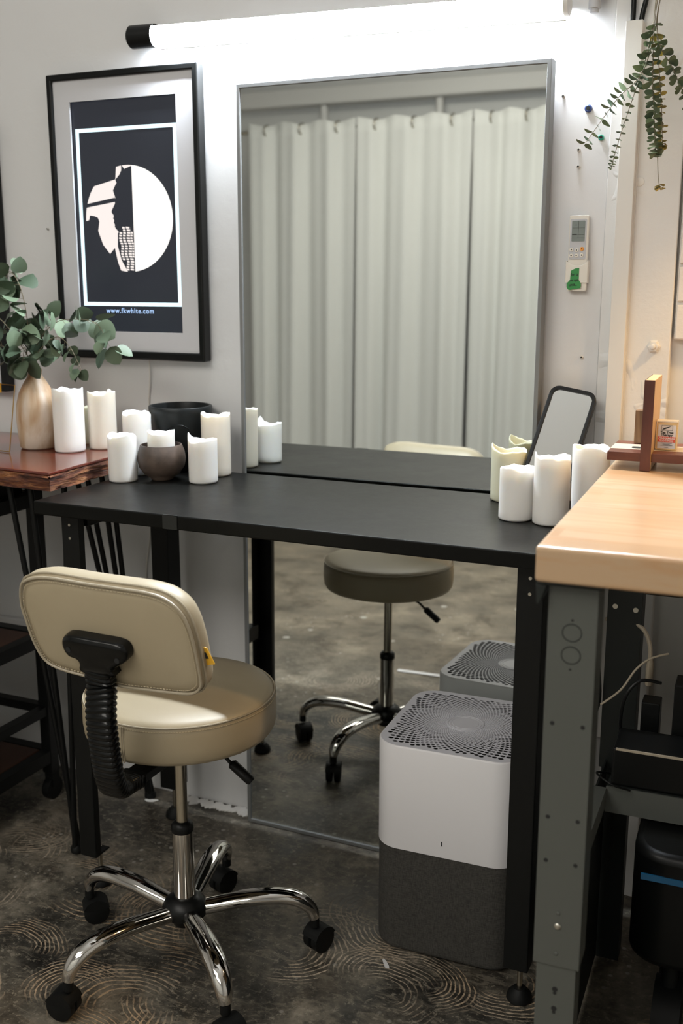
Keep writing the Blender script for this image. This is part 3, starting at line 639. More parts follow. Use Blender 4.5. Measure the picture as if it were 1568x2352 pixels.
# ------------------------------------------------------------ candles
def candle(cx, cy, z, r, h, seed, label, m='wax', group='pillar candles', spikes=((1.2, 0.008),), dip=0.0, flare=0.0):
    rnd = random.Random(seed); ph = [rnd.uniform(0, 6.28) for _ in range(5)]
    c = thing('pillar_candle', (cx, cy, z), label, 'candle', group)
    def top(a):
        v = 0.0024 * math.sin(2 * a + ph[0]) + 0.0018 * math.sin(3 * a + ph[1]) + 0.0008 * math.sin(7 * a + ph[2]) + 0.0005 * math.sin(13 * a + ph[3])
        for s in spikes:
            sa, sh = s[0], s[1]; wd = s[2] if len(s) > 2 else 0.35
            d = (a - sa + PI) % (2 * PI) - PI; v += sh * math.exp(-(d / wd) ** 2)
        return v
    def fn(rr, zz, a):
        q = zz / h
        if zz > h * 0.8: zz = zz + top(a) * min(1, (zz - h * 0.8) / (h * 0.2))
        wob = 1 + 0.012 * math.sin(2 * a + ph[4]) * q
        return rr * wob, zz
    bm = NB(); hh = h - 0.003
    prof = [(r * 0.90, 0), (r * 0.975, 0.0012), (r, 0.004)] + [(r * (1 + flare * (k / 8)), 0.004 + (hh - 0.006) * k / 8) for k in range(1, 9)]
    prof += [(r * (0.99 + flare), hh + 0.0008), (r * 0.94, hh + 0.0012), (r * 0.88, hh - 0.001), (r * 0.84, hh - 0.006)]
    lathe(bm, prof, (0, 0, 0), 56, cap1=False, fn=fn)
    rim = [v for v in bm.verts][-56:]
    zp = h - 0.013; ring2 = [bm.verts.new((r * 0.55 * math.cos(2 * PI * k / 56), r * 0.55 * math.sin(2 * PI * k / 56), zp - 0.001)) for k in range(56)]
    ring1 = [bm.verts.new((r * 0.80 * math.cos(2 * PI * k / 56), r * 0.80 * math.sin(2 * PI * k / 56), zp)) for k in range(56)]
    for k in range(56):
        j = (k + 1) % 56; bm.faces.new((rim[k], rim[j], ring1[j], ring1[k])); bm.faces.new((ring1[k], ring1[j], ring2[j], ring2[k]))
    bm.faces.new(ring2)
    bmesh.ops.translate(bm, vec=(cx, cy, z + 0.0005), verts=bm.verts)
    finish('wax_body', bm, M[m], c, ang=70)
    bm = NB(); sweep(bm, [(cx, cy, z + h - 0.015), (cx + 0.0004, cy, z + h - 0.010), (cx + 0.0015, cy, z + h - 0.007)], 0.0008, 6); finish('wick', bm, M['wick'], c)
    return c
CG = 'white pillar candles on the black desk'
candle(-1.203, 1.656, DZ, 0.0275, 0.090, 11, 'short white pillar candle left of the brown clay bowl, frontmost of the left group', group=CG, spikes=((3.0, 0.002),))
candle(-1.218, 1.728, DZ, 0.0275, 0.124, 12, 'white pillar candle behind the short one, left of the charcoal pot', group=CG, spikes=((0.2, -0.006, 0.5), (2.6, 0.002)))
candle(-1.055, 1.706, DZ, 0.0275, 0.084, 13, 'short white pillar candle with a pointed rim right of the brown clay bowl', group=CG, spikes=((3.5, 0.011, 0.28), (0.1, 0.004, 0.3)))
candle(-1.0715, 1.783, DZ, 0.0285, 0.122, 14, 'tall white pillar candle at the right end of the left group, by the mirror edge', 'wax_cream', group=CG, spikes=((3.2, 0.0, 0.3),))
candle(-0.482, 1.783, DZ, 0.0305, 0.091, 21, 'ivory yellowish pillar candle close to the mirror, left of the small leaning mirror', 'wax_ivory', group=CG, spikes=((3.3, 0.006, 0.8), (0.0, -0.004, 0.5)))
candle(-0.430, 1.642, DZ, 0.0275, 0.086, 22, 'short white pillar candle, frontmost of the right group', group=CG, spikes=((2.0, 0.001),), flare=-0.02)
candle(-0.3715, 1.634, DZ, 0.0285, 0.108, 23, 'white pillar candle with a jagged peak, middle of the right group', group=CG, spikes=((3.5, 0.010, 0.30), (-0.6, 0.004, 0.4)))
candle(-0.3245, 1.700, DZ, 0.0285, 0.117, 24, 'tallest white pillar candle of the right group, rising behind the wooden bench top', group=CG, spikes=((3.3, 0.005, 0.5), (5.6, -0.003, 0.4)), flare=0.05)
SG = 'white pillar candles on the slab table'
candle(-1.371, 1.713, SZ, 0.0305, 0.126, 31, 'tall white pillar candle beside the wooden vase on the slab table', group=SG, spikes=((2.6, 0.003), (5.2, 0.004, 0.2)), flare=0.0)
candle(-1.333, 1.772, SZ, 0.0285, 0.116, 32, 'tall off white pillar candle with a spiked rim, right end of the slab table', 'wax_cream', group=SG, spikes=((5.9, 0.010, 0.25),))
candle(-1.400, 1.815, SZ, 0.0230, 0.078, 33, 'smaller cream pillar candle half hidden between the two tall ones on the slab table', 'wax_ivory', group=SG)

# clay bowl holding a candle, charcoal pot
BW = (-1.143, 1.698, DZ)
bm = NB(); lathe(bm, [(0.019, 0.0005), (0.0215, 0.002), (0.0215, 0.004), (0.034, 0.012), (0.0435, 0.026), (0.0465, 0.041), (0.0445, 0.055), (0.0405, 0.066), (0.0395, 0.0685), (0.0375, 0.0685), (0.0375, 0.066), (0.0405, 0.052), (0.041, 0.040), (0.036, 0.025), (0.025, 0.016)], BW, 48)
tag(finish('bowl', bm, M['bowl'], loc=BW, ang=60), 'round brown clay bowl with a candle in it, on the black desk', 'bowl')
candle(-1.141, 1.696, DZ + 0.0165, 0.0258, 0.078, 15, 'white pillar candle standing inside the brown clay bowl', group=CG, spikes=((3.4, 0.004, 0.4), (5.9, 0.004, 0.4), (4.7, -0.004, 0.5)))
PT = (-1.170, 1.812, DZ)
bm = NB(); lathe(bm, [(0.040, 0.0005), (0.044, 0.003), (0.052, 0.05), (0.0595, 0.095), (0.0622, 0.112), (0.0635, 0.120), (0.0638, 0.128), (0.0625, 0.130), (0.0585, 0.130), (0.0575, 0.128), (0.0570, 0.115), (0.052, 0.09), (0.045, 0.03)], PT, 56)
pot = tag(finish('plant_pot', bm, M['pot'], loc=PT, ang=50), 'empty matte charcoal plant pot with a rim, behind the candles', 'pot')
bm = NB(); pts = []
for k in range(28):
    a = 2 * PI * k / 28; lon = -1.10 + math.cos(a) * 0.50; zz = 0.068 + math.sin(a) * 0.03; rr = 0.0442 + (zz - 0.003) * 0.166 + 0.0006
    pts.append((PT[0] + rr * math.cos(lon), PT[1] + rr * math.sin(lon), PT[2] + zz))
sweep(bm, pts, 0.0007, 6, closed=True); finish('embossed_ring', bm, M['pot'], pot)

# carved wooden vase and its eucalyptus
VS = (-1.458, 1.722, SZ)
bm = NB(); lathe(bm, [(0.034, 0.0005), (0.0375, 0.004), (0.0405, 0.03), (0.0425, 0.062), (0.0405, 0.09), (0.034, 0.114), (0.024, 0.133), (0.0155, 0.146), (0.0135, 0.152), (0.0145, 0.160), (0.0135, 0.162), (0.011, 0.160), (0.0105, 0.150), (0.018, 0.128)], VS, 44, fn=lambda r, z, a: (r * (1 + 0.02 * math.sin(3 * a)), z))
tag(finish('vase', bm, M['vase'], loc=VS, ang=60), 'bottle shaped pale carved wooden vase on the slab table', 'vase')
def leaf(bm, p, d, nrm, w, fold=0.25, pointed=0.0):
    """one leaf starting at p, growing along d"""
    d = Vector(d).normalized(); nrm = Vector(nrm); s = d.cross(nrm)
    if s.length < 1e-3: s = d.orthogonal()
    s.normalize(); nn = s.cross(d).normalized()
    n = 7; L = w * (1.0 + 0.35 * pointed); mid = []; le = []; ri = []
    for i in range(n + 1):
        t = i / n; hw = math.sin(PI * min(1, t ** (0.8))) ** 0.62 * w * 0.5 * (1 - pointed * 0.35 * t) if 0 < t < 1 else 0.0
        bend = -0.10 * w * (t * t); c = Vector(p) + d * (L * t) + nn * bend
        mid.append(bm.verts.new(c))
        if hw > 0: le.append(bm.verts.new(c + s * hw + nn * hw * fold)); ri.append(bm.verts.new(c - s * hw + nn * hw * fold))
    bm.faces.new((mid[0], mid[1], le[0])); bm.faces.new((mid[0], ri[0], mid[1]))
    for i in range(n - 2):
        bm.faces.new((mid[i + 1], mid[i + 2], le[i + 1], le[i])); bm.faces.new((mid[i + 1], ri[i], ri[i + 1], mid[i + 2]))
    bm.faces.new((mid[n - 1], mid[n], le[-1])); bm.faces.new((mid[n - 1], ri[-1], mid[n]))
def branch(name, pts, label, n, w0, w1, seed, lm, r0=0.0012, group=None, start=0.15, spread=0.6, pointed=0.0, droop=0.3, cat='branch', pair=False, hang=False):
    rnd = random.Random(seed); S = spline(pts, 10); b = thing(name, S[0], label, cat, group)
    bm = NB(); sweep(bm, S, lambda t: (r0 * (1 - 0.6 * t)), 6); st = bm; bl = NB()
    for k in range(n):
        t = start + (1 - start) * k / (n - 1) if n > 1 else 1; i = min(len(S) - 2, int(t * (len(S) - 1))); p = S[i].lerp(S[i + 1], t * (len(S) - 1) - i) if t < 1 else S[-1]
        tg = (S[i + 1] - S[i]).normalized(); w_ = (w0 + (w1 - w0) * t) * rnd.uniform(0.8, 1.15)
        base_a = rnd.uniform(0, 6.28) if not pair else (0 if k % 2 else PI / 2)
        for q in ((0, 1) if pair else (0,)):
            a = base_a + q * PI + rnd.uniform(-0.3, 0.3); o = tg.orthogonal().normalized(); o = Matrix.Rotation(a, 3, tg) @ o
            dd = (o + tg * spread + Vector((0, 0, -droop))).normalized()
            if pair and rnd.random() < 0.06: continue
            stem_l = w_ * (0.25 if not pair else 0.05)
            pp = p + dd * stem_l
            if not pair: sweep(st, [p, pp], r0 * 0.35, 5)
            nr = (tg * -1 + Vector((rnd.uniform(-0.5, 0.5), rnd.uniform(-0.8, 0.1), rnd.uniform(-0.2, 0.7)))) if not pair else (tg + Vector((rnd.uniform(-.4, .4), -0.5, rnd.uniform(-.4, .4))))
            leaf(bl, pp, dd, nr, w_, rnd.uniform(0.08, 0.35), pointed)
    if not pair: leaf(bl, S[-1], (S[-1] - S[-2]), (0, -1, 0.3), w1, 0.2, pointed)
    finish('stem', st, M['stem'], b); finish('leaves', bl, M[lm], b, ang=60)
    return b
v0 = Vector((VS[0], VS[1], SZ + 0.155)); VG = 'silver dollar eucalyptus in the wooden vase'
def vb(pts, label, n, seed, w0=0.042, w1=0.038, **k): branch('eucalyptus_branch', [v0 + Vector((0, 0, -0.05)), v0 + Vector((0.002 * math.cos(seed), 0.002 * math.sin(seed), 0))] + [Vector(p) for p in pts], label, int(n * 1.45), w0, w1, seed, 'leaf', group=VG, **k)
vb([(-1.455, 1.71, 1.03), (-1.452, 1.70, 1.09), (-1.455, 1.69, 1.135), (-1.475, 1.69, 1.160), (-1.492, 1.695, 1.150)], 'upright eucalyptus branch, tallest in the wooden vase', 14, 41, start=0.30)
vb([(-1.435, 1.71, 1.02), (-1.38, 1.70, 1.062), (-1.32, 1.69, 1.070), (-1.265, 1.68, 1.062), (-1.238, 1.68, 1.02)], 'eucalyptus branch arching right across the lit picture', 15, 42, start=0.26)
vb([(-1.43, 1.70, 1.00), (-1.37, 1.685, 1.035), (-1.33, 1.675, 1.02), (-1.30, 1.67, 0.975)], 'eucalyptus branch drooping right above the white candles', 12, 43, start=0.30, w0=0.036, w1=0.024)
vb([(-1.48, 1.70, 1.03), (-1.52, 1.69, 1.075), (-1.56, 1.685, 1.085), (-1.60, 1.68, 1.06)], 'eucalyptus branch leaning left out of the picture', 13, 44, start=0.26)
vb([(-1.47, 1.68, 1.00), (-1.49, 1.655, 1.02), (-1.51, 1.64, 1.0)], 'short eucalyptus branch at the front left of the vase', 9, 45, start=0.35)
vb([(-1.445, 1.69, 0.995), (-1.43, 1.665, 1.015), (-1.42, 1.645, 0.99)], 'short eucalyptus branch at the front of the vase neck', 9, 46, start=0.33)
vb([(-1.46, 1.73, 1.00), (-1.445, 1.745, 1.04), (-1.43, 1.75, 1.07)], 'eucalyptus branch at the back of the vase', 8, 47, start=0.35)

# brass wire stand left of the vase
bm = NB(); sweep(bm, spline([(-1.60, 1.66, SZ + 0.002), (-1.595, 1.66, 0.90), (-1.59, 1.66, 0.947)], 4)[:1] + [(-1.60, 1.66, SZ + 0.002), (-1.592, 1.66, 0.945), (-1.448, 1.65, 0.941), (-1.468, 1.645, SZ + 0.002), (-1.60, 1.66, SZ + 0.002)], 0.0014, 6)
WF = tag(finish('wire_stand', bm, M['gold'], loc=(-1.53, 1.655, SZ)), 'thin brass wire frame standing left of the wooden vase', 'stand')
bm = NB(); bb(bm, -1.60, -1.484, 1.648, 1.652, 0.925, 0.944); finish('card', bm, M['yellow_tag'], WF, smooth=False)

# ------------------------------------------------------------ small leaning mirror
SM = thing('tabletop_mirror', (-0.42, 1.76, DZ), 'small rectangular mirror with rounded black frame leaning against the wall among the candles', 'mirror')
p00 = Vector((-0.427, 1.8495, 0.966)); ux = (Vector((-0.345, 1.8495, 0.952)) - p00).normalized(); dn = (Vector((-0.448, 1.77, 0.839)) - p00)
dn = (dn - ux * dn.dot(ux)).normalized(); nb = ux.cross(dn).normalized()
if nb.y < 0: nb = -nb
Wm, Hm = 0.082, 0.218; mc = p00 + ux * Wm / 2 + dn * Hm / 2
def TS(u, v, d): return mc + ux * u - dn * v + nb * d
bm = NB(); ring_prism(bm, rrect(Wm, Hm, 0.017, 8), rrect(Wm - 0.0135, Hm - 0.0135, 0.0115, 8), TS, -0.004, 0.010); finish('frame', bm, M['black_plastic'], SM, ang=50, bevel=0.001)
bm = NB(); prism(bm, rrect(Wm - 0.013, Hm - 0.013, 0.0115, 8), TS, -0.0015, 0.002); finish('glass', bm, M['glass2'], SM, smooth=False)
bm = NB(); prism(bm, rrect(Wm - 0.013, Hm - 0.013, 0.0115, 8), TS, 0.0025, 0.009); finish('backing', bm, M['black_plastic'], SM, smooth=False)

# ------------------------------------------------------------ wall bits: anchors, remote, raceway, bolt
def plug(x, z, m_, r, label, name='wall_plug'):
    bm = NB(); lathe(bm, [(r, 0), (r, 0.0045), (r * 0.72, 0.0055), (r * 0.55, 0.0052), (r * 0.5, 0.002)], (0, 0, 0), 20)
    for v in bm.verts: v.co = Vector((x + v.co.x, WY + 0.0005 - v.co.z, z + v.co.y))
    bm2 = NB(); o = tag(finish(name, bm, m_, loc=(x, WY, z)), label, 'wall plug')
    bm2.free(); bm = NB(); sweep(bm, [(x, WY - 0.0053, z), (x, WY - 0.004, z)], r * 0.5, 12); finish('hole', bm, M['dark_void'], o)
plug(-0.393, 1.424, M['blue'], 0.0062, 'dark blue plastic wall plug right of the mirror top')
plug(-0.3695, 1.377, M['teal'], 0.0048, 'teal green plastic wall plug below the blue one')
plug(-0.4060, 1.359, M['white_enamel'], 0.0030, 'upper of two small white plugs right of the mirror')
plug(-0.4055, 1.332, M['white_enamel'], 0.0030, 'lower of two small white plugs right of the mirror')
plug(-0.3845, 1.013, M['white_enamel'], 0.0028, 'small white plug low on the wall under the remote control')
plug(-1.5305, 1.250, M['white_enamel'], 0.0024, 'tiny plug hole on the wall left of the lit picture')
plug(-0.436, 1.446, M['white_enamel'], 0.0028, 'small white bump beside the top right of the mirror', 'wall_plug')
RM = thing('remote_control', (-0.397, 1.870, 1.12), 'cream air conditioner remote control with green tape in a wall holder', 'remote')
def TR(u, v, d): return Vector((u, WY - 0.001 - d, v))
def rr_(x0, x1, z0, z1, r=0.003): return [(u + (x0 + x1) / 2, v + (z0 + z1) / 2) for u, v in rrect(x1 - x0, z1 - z0, r, 4)]
bm = NB(); prism(bm, rr_(-0.4135, -0.3805, 1.126, 1.252, 0.003), TR, 0.004, 0.0135); finish('body', bm, M['remote'], RM, bevel=0.0012)
bm = NB(); prism(bm, rr_(-0.4115, -0.3835, 1.179, 1.246, 0.002), TR, 0.0136, 0.0143); PL = finish('face_plate', bm, M['remote_grey'], RM, smooth=False)
bm = NB(); prism(bm, rr_(-0.4085, -0.3862, 1.209, 1.243, 0.001), TR, 0.0143, 0.0149); LC = finish('display', bm, M['lcd'], RM, smooth=False)
bm = NB()
for z in (1.231, 1.2195, 1.2145): prism(bm, rect(-0.4078, -0.3868, z, z + 0.0004), TR, 0.0149, 0.0151)
prism(bm, rect(-0.3975, -0.3970, 1.2145, 1.243), TR, 0.0149, 0.0151); prism(bm, rect(-0.4076, -0.4000, 1.2200, 1.2215), TR, 0.0149, 0.0151); prism(bm, rect(-0.4020, -0.4012, 1.2345, 1.2375), TR, 0.0149, 0.0151)
finish('display_marks', bm, M['ink'], LC, smooth=False)
for i, (x, z, m_) in enumerate([(-0.4078, 1.1955, 'remote'), (-0.3990, 1.1945, 'remote'), (-0.3900, 1.1965, 'orange'), (-0.4078, 1.1855, 'remote'), (-0.3990, 1.1855, 'remote'), (-0.3900, 1.1862, 'remote')]):
    bm = NB(); sweep(bm, [(x, WY - 0.0152, z), (x, WY - 0.0166, z)], 0.0033, 16); bt = finish('button', bm, M[m_], RM, bevel=0.0003)
    if m_ == 'orange': bt['label'] = 'orange button'
    bm = NB(); sweep(bm, [(x, WY - 0.0166, z), (x, WY - 0.0168, z)], 0.0012, 8); finish('button_mark', bm, M['ink'], bt)
# holder cup
bm = NB(); prism(bm, [(-0.4160, 1.140), (-0.3785, 1.140), (-0.3785, 1.176), (-0.3815, 1.174), (-0.3850, 1.171), (-0.3900, 1.169), (-0.3960, 1.1685), (-0.4020, 1.169), (-0.4075, 1.1715), (-0.4160, 1.177)], TR, 0.0138, 0.0160)
bb(bm, -0.4165, -0.4145, WY - 0.0155, WY - 0.001, 1.140, 1.177); bb(bm, -0.3800, -0.3782, WY - 0.0155, WY - 0.001, 1.140, 1.178); HD = finish('holder', bm, M['remote'], RM, smooth=False, bevel=0.0006)
bm = NB(); prism(bm, [(-0.4128, 1.1322), (-0.4100, 1.1285), (-0.4060, 1.1278), (-0.4030, 1.1292), (-0.3960, 1.1300), (-0.3895, 1.1310), (-0.3885, 1.1345), (-0.3888, 1.1395), (-0.3925, 1.1450), (-0.3925, 1.1580), (-0.3925, 1.1650), (-0.3990, 1.1642), (-0.4070, 1.1600), (-0.4074, 1.1450), (-0.4130, 1.1390)], TR, 0.0162, 0.0166)
TPp = finish('green_tape', bm, M['green_tape'], RM, smooth=False)
for s, x, z, sz in (("Im a", -0.4000, 1.1515, 0.0078), ("ne apt", -0.4003, 1.1428, 0.0066), ("unit..", -0.4020, 1.1345, 0.0078)):
    text('handwriting', s, sz, lambda u, v, x=x, z=z: Vector((x + u, WY - 0.0180, z + v + u * 0.05)), M['ink'], TPp, 0.9, 0.0001)
# raceway with two black cables, column bolt
RC = thing('cable_raceway', (-0.3215, WY, 0.3), 'white plastic cable raceway running down the painted column', 'raceway')
bm = NB(); bb(bm, -0.3355, -0.3085, WY - 0.0220, WY - 0.0035, 0.32, 1.551); finish('cover', bm, M['white_enamel'], RC, smooth=False, bevel=0.0012)
bm = NB(); bb(bm, -0.3375, -0.3065, WY - 0.0070, WY - 0.0032, 0.32, 1.549); finish('base_strip', bm, M['white_enamel'], RC, smooth=False)
for pts, lb in (([(-0.3265, WY - 0.013, 1.545), (-0.3262, WY - 0.013, 1.58), (-0.3275, WY - 0.013, 1.70), (-0.3275, WY - 0.012, 2.0)], 'straight black cable coming up out of the white raceway'), ([(-0.3130, WY - 0.013, 1.545), (-0.3115, WY - 0.013, 1.56), (-0.3045, WY - 0.014, 1.60), (-0.2990, WY - 0.014, 1.70), (-0.299, WY - 0.012, 2.0)], 'black cable curving right out of the white raceway')):
    bm = NB(); sweep(bm, spline(pts, 8), 0.0042, 10); tag(finish('power_cable', bm, M['black_plastic'], loc=pts[0]), lb, 'cable')
bm = NB(); lathe(bm, [(0.0115, 0), (0.0115, 0.003), (0.0095, 0.0032), (0.0090, 0.010)], (0, 0, 0), 6); lathe(bm, [(0.0045, 0.010), (0.0045, 0.0155), (0.003, 0.0165)], (0, 0, 0), 14)
for v in bm.verts: v.co = Vector((-0.263 + v.co.x, WY - 0.003 - v.co.z, 1.035 + v.co.y))
tag(finish('wall_bolt', bm, M['column'], loc=(-0.263, WY, 1.035), bevel=0.0008), 'painted over hex bolt sticking out of the column above the bench', 'bolt')
bm = NB(); lathe(bm, [(0.0075, 0), (0.0072, 0.0012), (0.006, 0.0016)], (0, 0, 0), 24)
for v in bm.verts: v.co = Vector((-0.302 + v.co.x, WY - 0.0032 - v.co.z, 1.304 + v.co.y))
tag(finish('cover_disc', bm, M['white_enamel'], loc=(-0.302, WY, 1.304)), 'small flat painted disc on the column right of the raceway', 'cover')

# hanging eucalyptus
HG = 'dried eucalyptus hanging in front of the column'
def hb(pts, label, n, seed, w, **k): branch('hanging_eucalyptus', pts, label, n, w, w * 0.65, seed, 'leaf3' if seed in (54, 56) else 'leaf2', r0=0.0011, group=HG, pair=True, spread=0.25, droop=0.0, **k)
hb([(-0.272, 1.815, 1.75), (-0.281, 1.81, 1.60), (-0.283, 1.80, 1.535), (-0.284, 1.79, 1.490), (-0.297, 1.785, 1.452), (-0.325, 1.78, 1.425), (-0.348, 1.78, 1.395), (-0.3745, 1.78, 1.358)], 'hanging eucalyptus branch swinging out left over the green wall plug', 18, 51, 0.0185, start=0.42, pointed=0.8)
hb([(-0.268, 1.82, 1.75), (-0.279, 1.81, 1.60), (-0.284, 1.80, 1.53), (-0.290, 1.79, 1.48), (-0.303, 1.785, 1.43), (-0.317, 1.78, 1.38), (-0.3285, 1.78, 1.335), (-0.332, 1.78, 1.318)], 'slender hanging eucalyptus branch in front of the white raceway', 23, 52, 0.0105, start=0.36)
hb([(-0.266, 1.81, 1.75), (-0.276, 1.80, 1.60), (-0.280, 1.79, 1.53), (-0.277, 1.785, 1.45), (-0.2715, 1.78, 1.40), (-0.267, 1.775, 1.36), (-0.264, 1.775, 1.335)], 'leafy hanging eucalyptus branch straight down the middle of the bunch', 26, 53, 0.0205, start=0.34)
hb([(-0.262, 1.80, 1.75), (-0.272, 1.80, 1.60), (-0.277, 1.795, 1.53), (-0.268, 1.785, 1.46), (-0.2600, 1.78, 1.40), (-0.2560, 1.78, 1.355), (-0.2555, 1.78, 1.345)], 'yellowing hanging eucalyptus branch beside the middle one', 22, 54, 0.0135, start=0.38)
hb([(-0.258, 1.80, 1.75), (-0.270, 1.795, 1.60), (-0.277, 1.79, 1.53), (-0.266, 1.78, 1.49), (-0.250, 1.775, 1.465), (-0.237, 1.77, 1.44), (-0.225, 1.765, 1.415), (-0.215, 1.76, 1.395)], 'hanging eucalyptus branch reaching right out of the picture', 15, 55, 0.0195, start=0.40)
hb([(-0.268, 1.80, 1.40), (-0.264, 1.785, 1.355), (-0.2615, 1.785, 1.32), (-0.2590, 1.785, 1.298), (-0.2560, 1.785, 1.285)], 'bare stemmed eucalyptus tip with a few leaves, lowest of the hanging bunch', 4, 56, 0.0140, start=0.86)

# ------------------------------------------------------------ stool
SX, SY = -0.9090, 1.3715
SC = thing('task_stool', (SX, SY, 0), 'beige vinyl stool with backrest and chrome five star base, in front of the desk', 'stool')
cs = (-0.9075, 1.3770, 0)
bm = NB(); R0 = 0.156
lathe(bm, [(0.05, 0.4265), (R0 - 0.018, 0.4265), (R0 - 0.006, 0.4305), (R0 - 0.0015, 0.438), (R0 + 0.0005, 0.455), (R0, 0.475), (R0 - 0.002, 0.490)], cs, 96, cap1=False)
lathe(bm, [(R0 - 0.002, 0.490), (R0 - 0.006, 0.4955), (R0 - 0.014, 0.4990), (R0 - 0.04, 0.5030), (R0 - 0.08, 0.5055), (0.03, 0.507)], cs, 96, cap0=False)
bmesh.ops.remove_doubles(bm, verts=bm.verts, dist=0.0002); seat = finish('seat', bm, M['vinyl'], SC, ang=60)
bm = NB(); sweep(bm, [(cs[0] + (R0 - 0.0018) * math.cos(a), cs[1] + (R0 - 0.0018) * math.sin(a), 0.4925) for a in [2 * PI * k / 120 for k in range(120)]], 0.0014, 6, closed=True)
sa = math.radians(-91)
for da in (-0.012, 0.012): sweep(bm, [(cs[0] + (R0 + 0.0004) * math.cos(sa + da), cs[1] + (R0 + 0.0004) * math.sin(sa + da), z) for z in (0.432, 0.455, 0.475, 0.490)], 0.0009, 6)
finish('seam', bm, M['vinyl_welt'], seat)
bm = NB()
for k in range(230):
    a = 2 * PI * k / 230; a2 = a + 0.016; rr = R0 - 0.0002
    rod(bm, (cs[0] + rr * math.cos(a), cs[1] + rr * math.sin(a), 0.4870), (cs[0] + rr * math.cos(a2), cs[1] + rr * math.sin(a2), 0.4870), 0.0006, 4)
finish('stitching', bm, M['thread'], seat)
bm = NB(); bb(bm, SX - 0.06, SX + 0.06, SY - 0.05, SY + 0.05, 0.413, 0.4262); lathe(bm, [(0.022, 0.395), (0.024, 0.413)], (SX, SY, 0), 24); finish('mechanism', bm, M['black_metal'], SC, smooth=False, bevel=0.002)
bm = NB(); lathe(bm, [(0.0098, 0.24), (0.0098, 0.405)], (SX, SY, 0), 28); finish('gas_rod', bm, M['steel_rod'], SC)
bm = NB(); lathe(bm, [(0.0178, 0.115), (0.0175, 0.245)], (SX, SY, 0), 40); finish('gas_cylinder', bm, M['chrome'], SC)
bm = NB(); lathe(bm, [(0.0185, 0.244), (0.0188, 0.249), (0.0182, 0.256), (0.0135, 0.261), (0.0100, 0.262)], (SX, SY, 0), 32, cap1=False); finish('collar', bm, M['black_plastic'], SC)
bm = NB(); lathe(bm, [(0.012, 0.070), (0.021, 0.073), (0.026, 0.085), (0.0375, 0.092), (0.0385, 0.104), (0.0340, 0.114), (0.0240, 0.122), (0.0190, 0.124)], (SX, SY, 0), 40); finish('hub', bm, M['black_plastic'], SC)
bm = NB(); sweep(bm, spline([(SX + 0.03, SY, 0.408), (SX + 0.075, SY + 0.002, 0.398), (SX + 0.098, SY + 0.003, 0.380)], 5), 0.003, 8); lv = finish('lever', bm, M['black_metal'], SC)
bm = NB(); p, q = Vector((SX + 0.095, SY + 0.003, 0.384)), Vector((SX + 0.132, SY + 0.005, 0.357)); sweep(bm, [p.lerp(q, t) for t in (0, 0.08, 0.25, 0.6, 0.9, 1)], lambda t: (0.004 if t < 0.05 else 0.0095 if t < 0.99 else 0.007, 0.004 if t < 0.05 else 0.0075 if t < 0.99 else 0.006), 14); finish('lever_grip', bm, M['black_plastic'], lv)
CASTER_TURN = [40, 150, 230, 300, 20]
for k, ang in enumerate((30, 102, 174, 246, 318)):
    a = math.radians(ang); dx, dy = math.cos(a), math.sin(a); P = lambda r, z: (SX + dx * r, SY + dy * r, z)
    bm = NB(); pts = spline([P(0.022, 0.097), P(0.06, 0.1035), P(0.11, 0.1110), P(0.16, 0.1115), P(0.193, 0.1035), P(0.214, 0.086), P(0.221, 0.066)], 6)
    def rad(t):
        wd = 0.0140 + 0.0045 * math.sin(PI * min(1, t * 1.15)) if t < 0.75 else 0.0160 - 0.006 * (t - 0.75) / 0.25
        return (wd, 0.0130 if t < 0.7 else 0.0130 - 0.0035 * (t - 0.7) / 0.3)
    sweep(bm, pts, rad, 18, up=(dx * 0.3, dy * 0.3, 1))
    for v in bm.verts: pass
    lg = finish('base_leg', bm, M['chrome'], SC, ang=70)
    ct = math.radians(ang + CASTER_TURN[k]); ox, oy = math.cos(ct), math.sin(ct); ax = Vector((-oy, ox, 0)); c = Vector(P(0.221, 0.0)) + Vector((ox, oy, 0)) * 0.010
    bm = NB()
    rod(bm, P(0.221, 0.050), P(0.221, 0.066), 0.0085, 14)
    for s in (-1, 1):
        cc_ = c + Vector((0, 0, 0.0232)) + ax * s * 0.0095; sweep(bm, [cc_ - ax * 0.0075, cc_ - ax * 0.006, cc_ + ax * 0.006, cc_ + ax * 0.0075], lambda t: 0.0205 if t in (0.0, 1.0) else 0.0228, 24)
    prof = [(math.cos(t) * 0.0245, math.sin(t) * 0.0245) for t in [math.radians(20 + 10 * q) for q in range(0, 15)]]
    hood = prof + [(prof[-1][0] * 0.6, prof[-1][1] * 0.6), (prof[0][0] * 0.6, prof[0][1] * 0.6)]
    prism(bm, hood, lambda u, v, d: c + Vector((ox, oy, 0)) * u + Vector((0, 0, 0.0232 + v)) + ax * d, -0.0175, 0.0175)
    finish('caster', bm, M['rubber'], SC, ang=40)
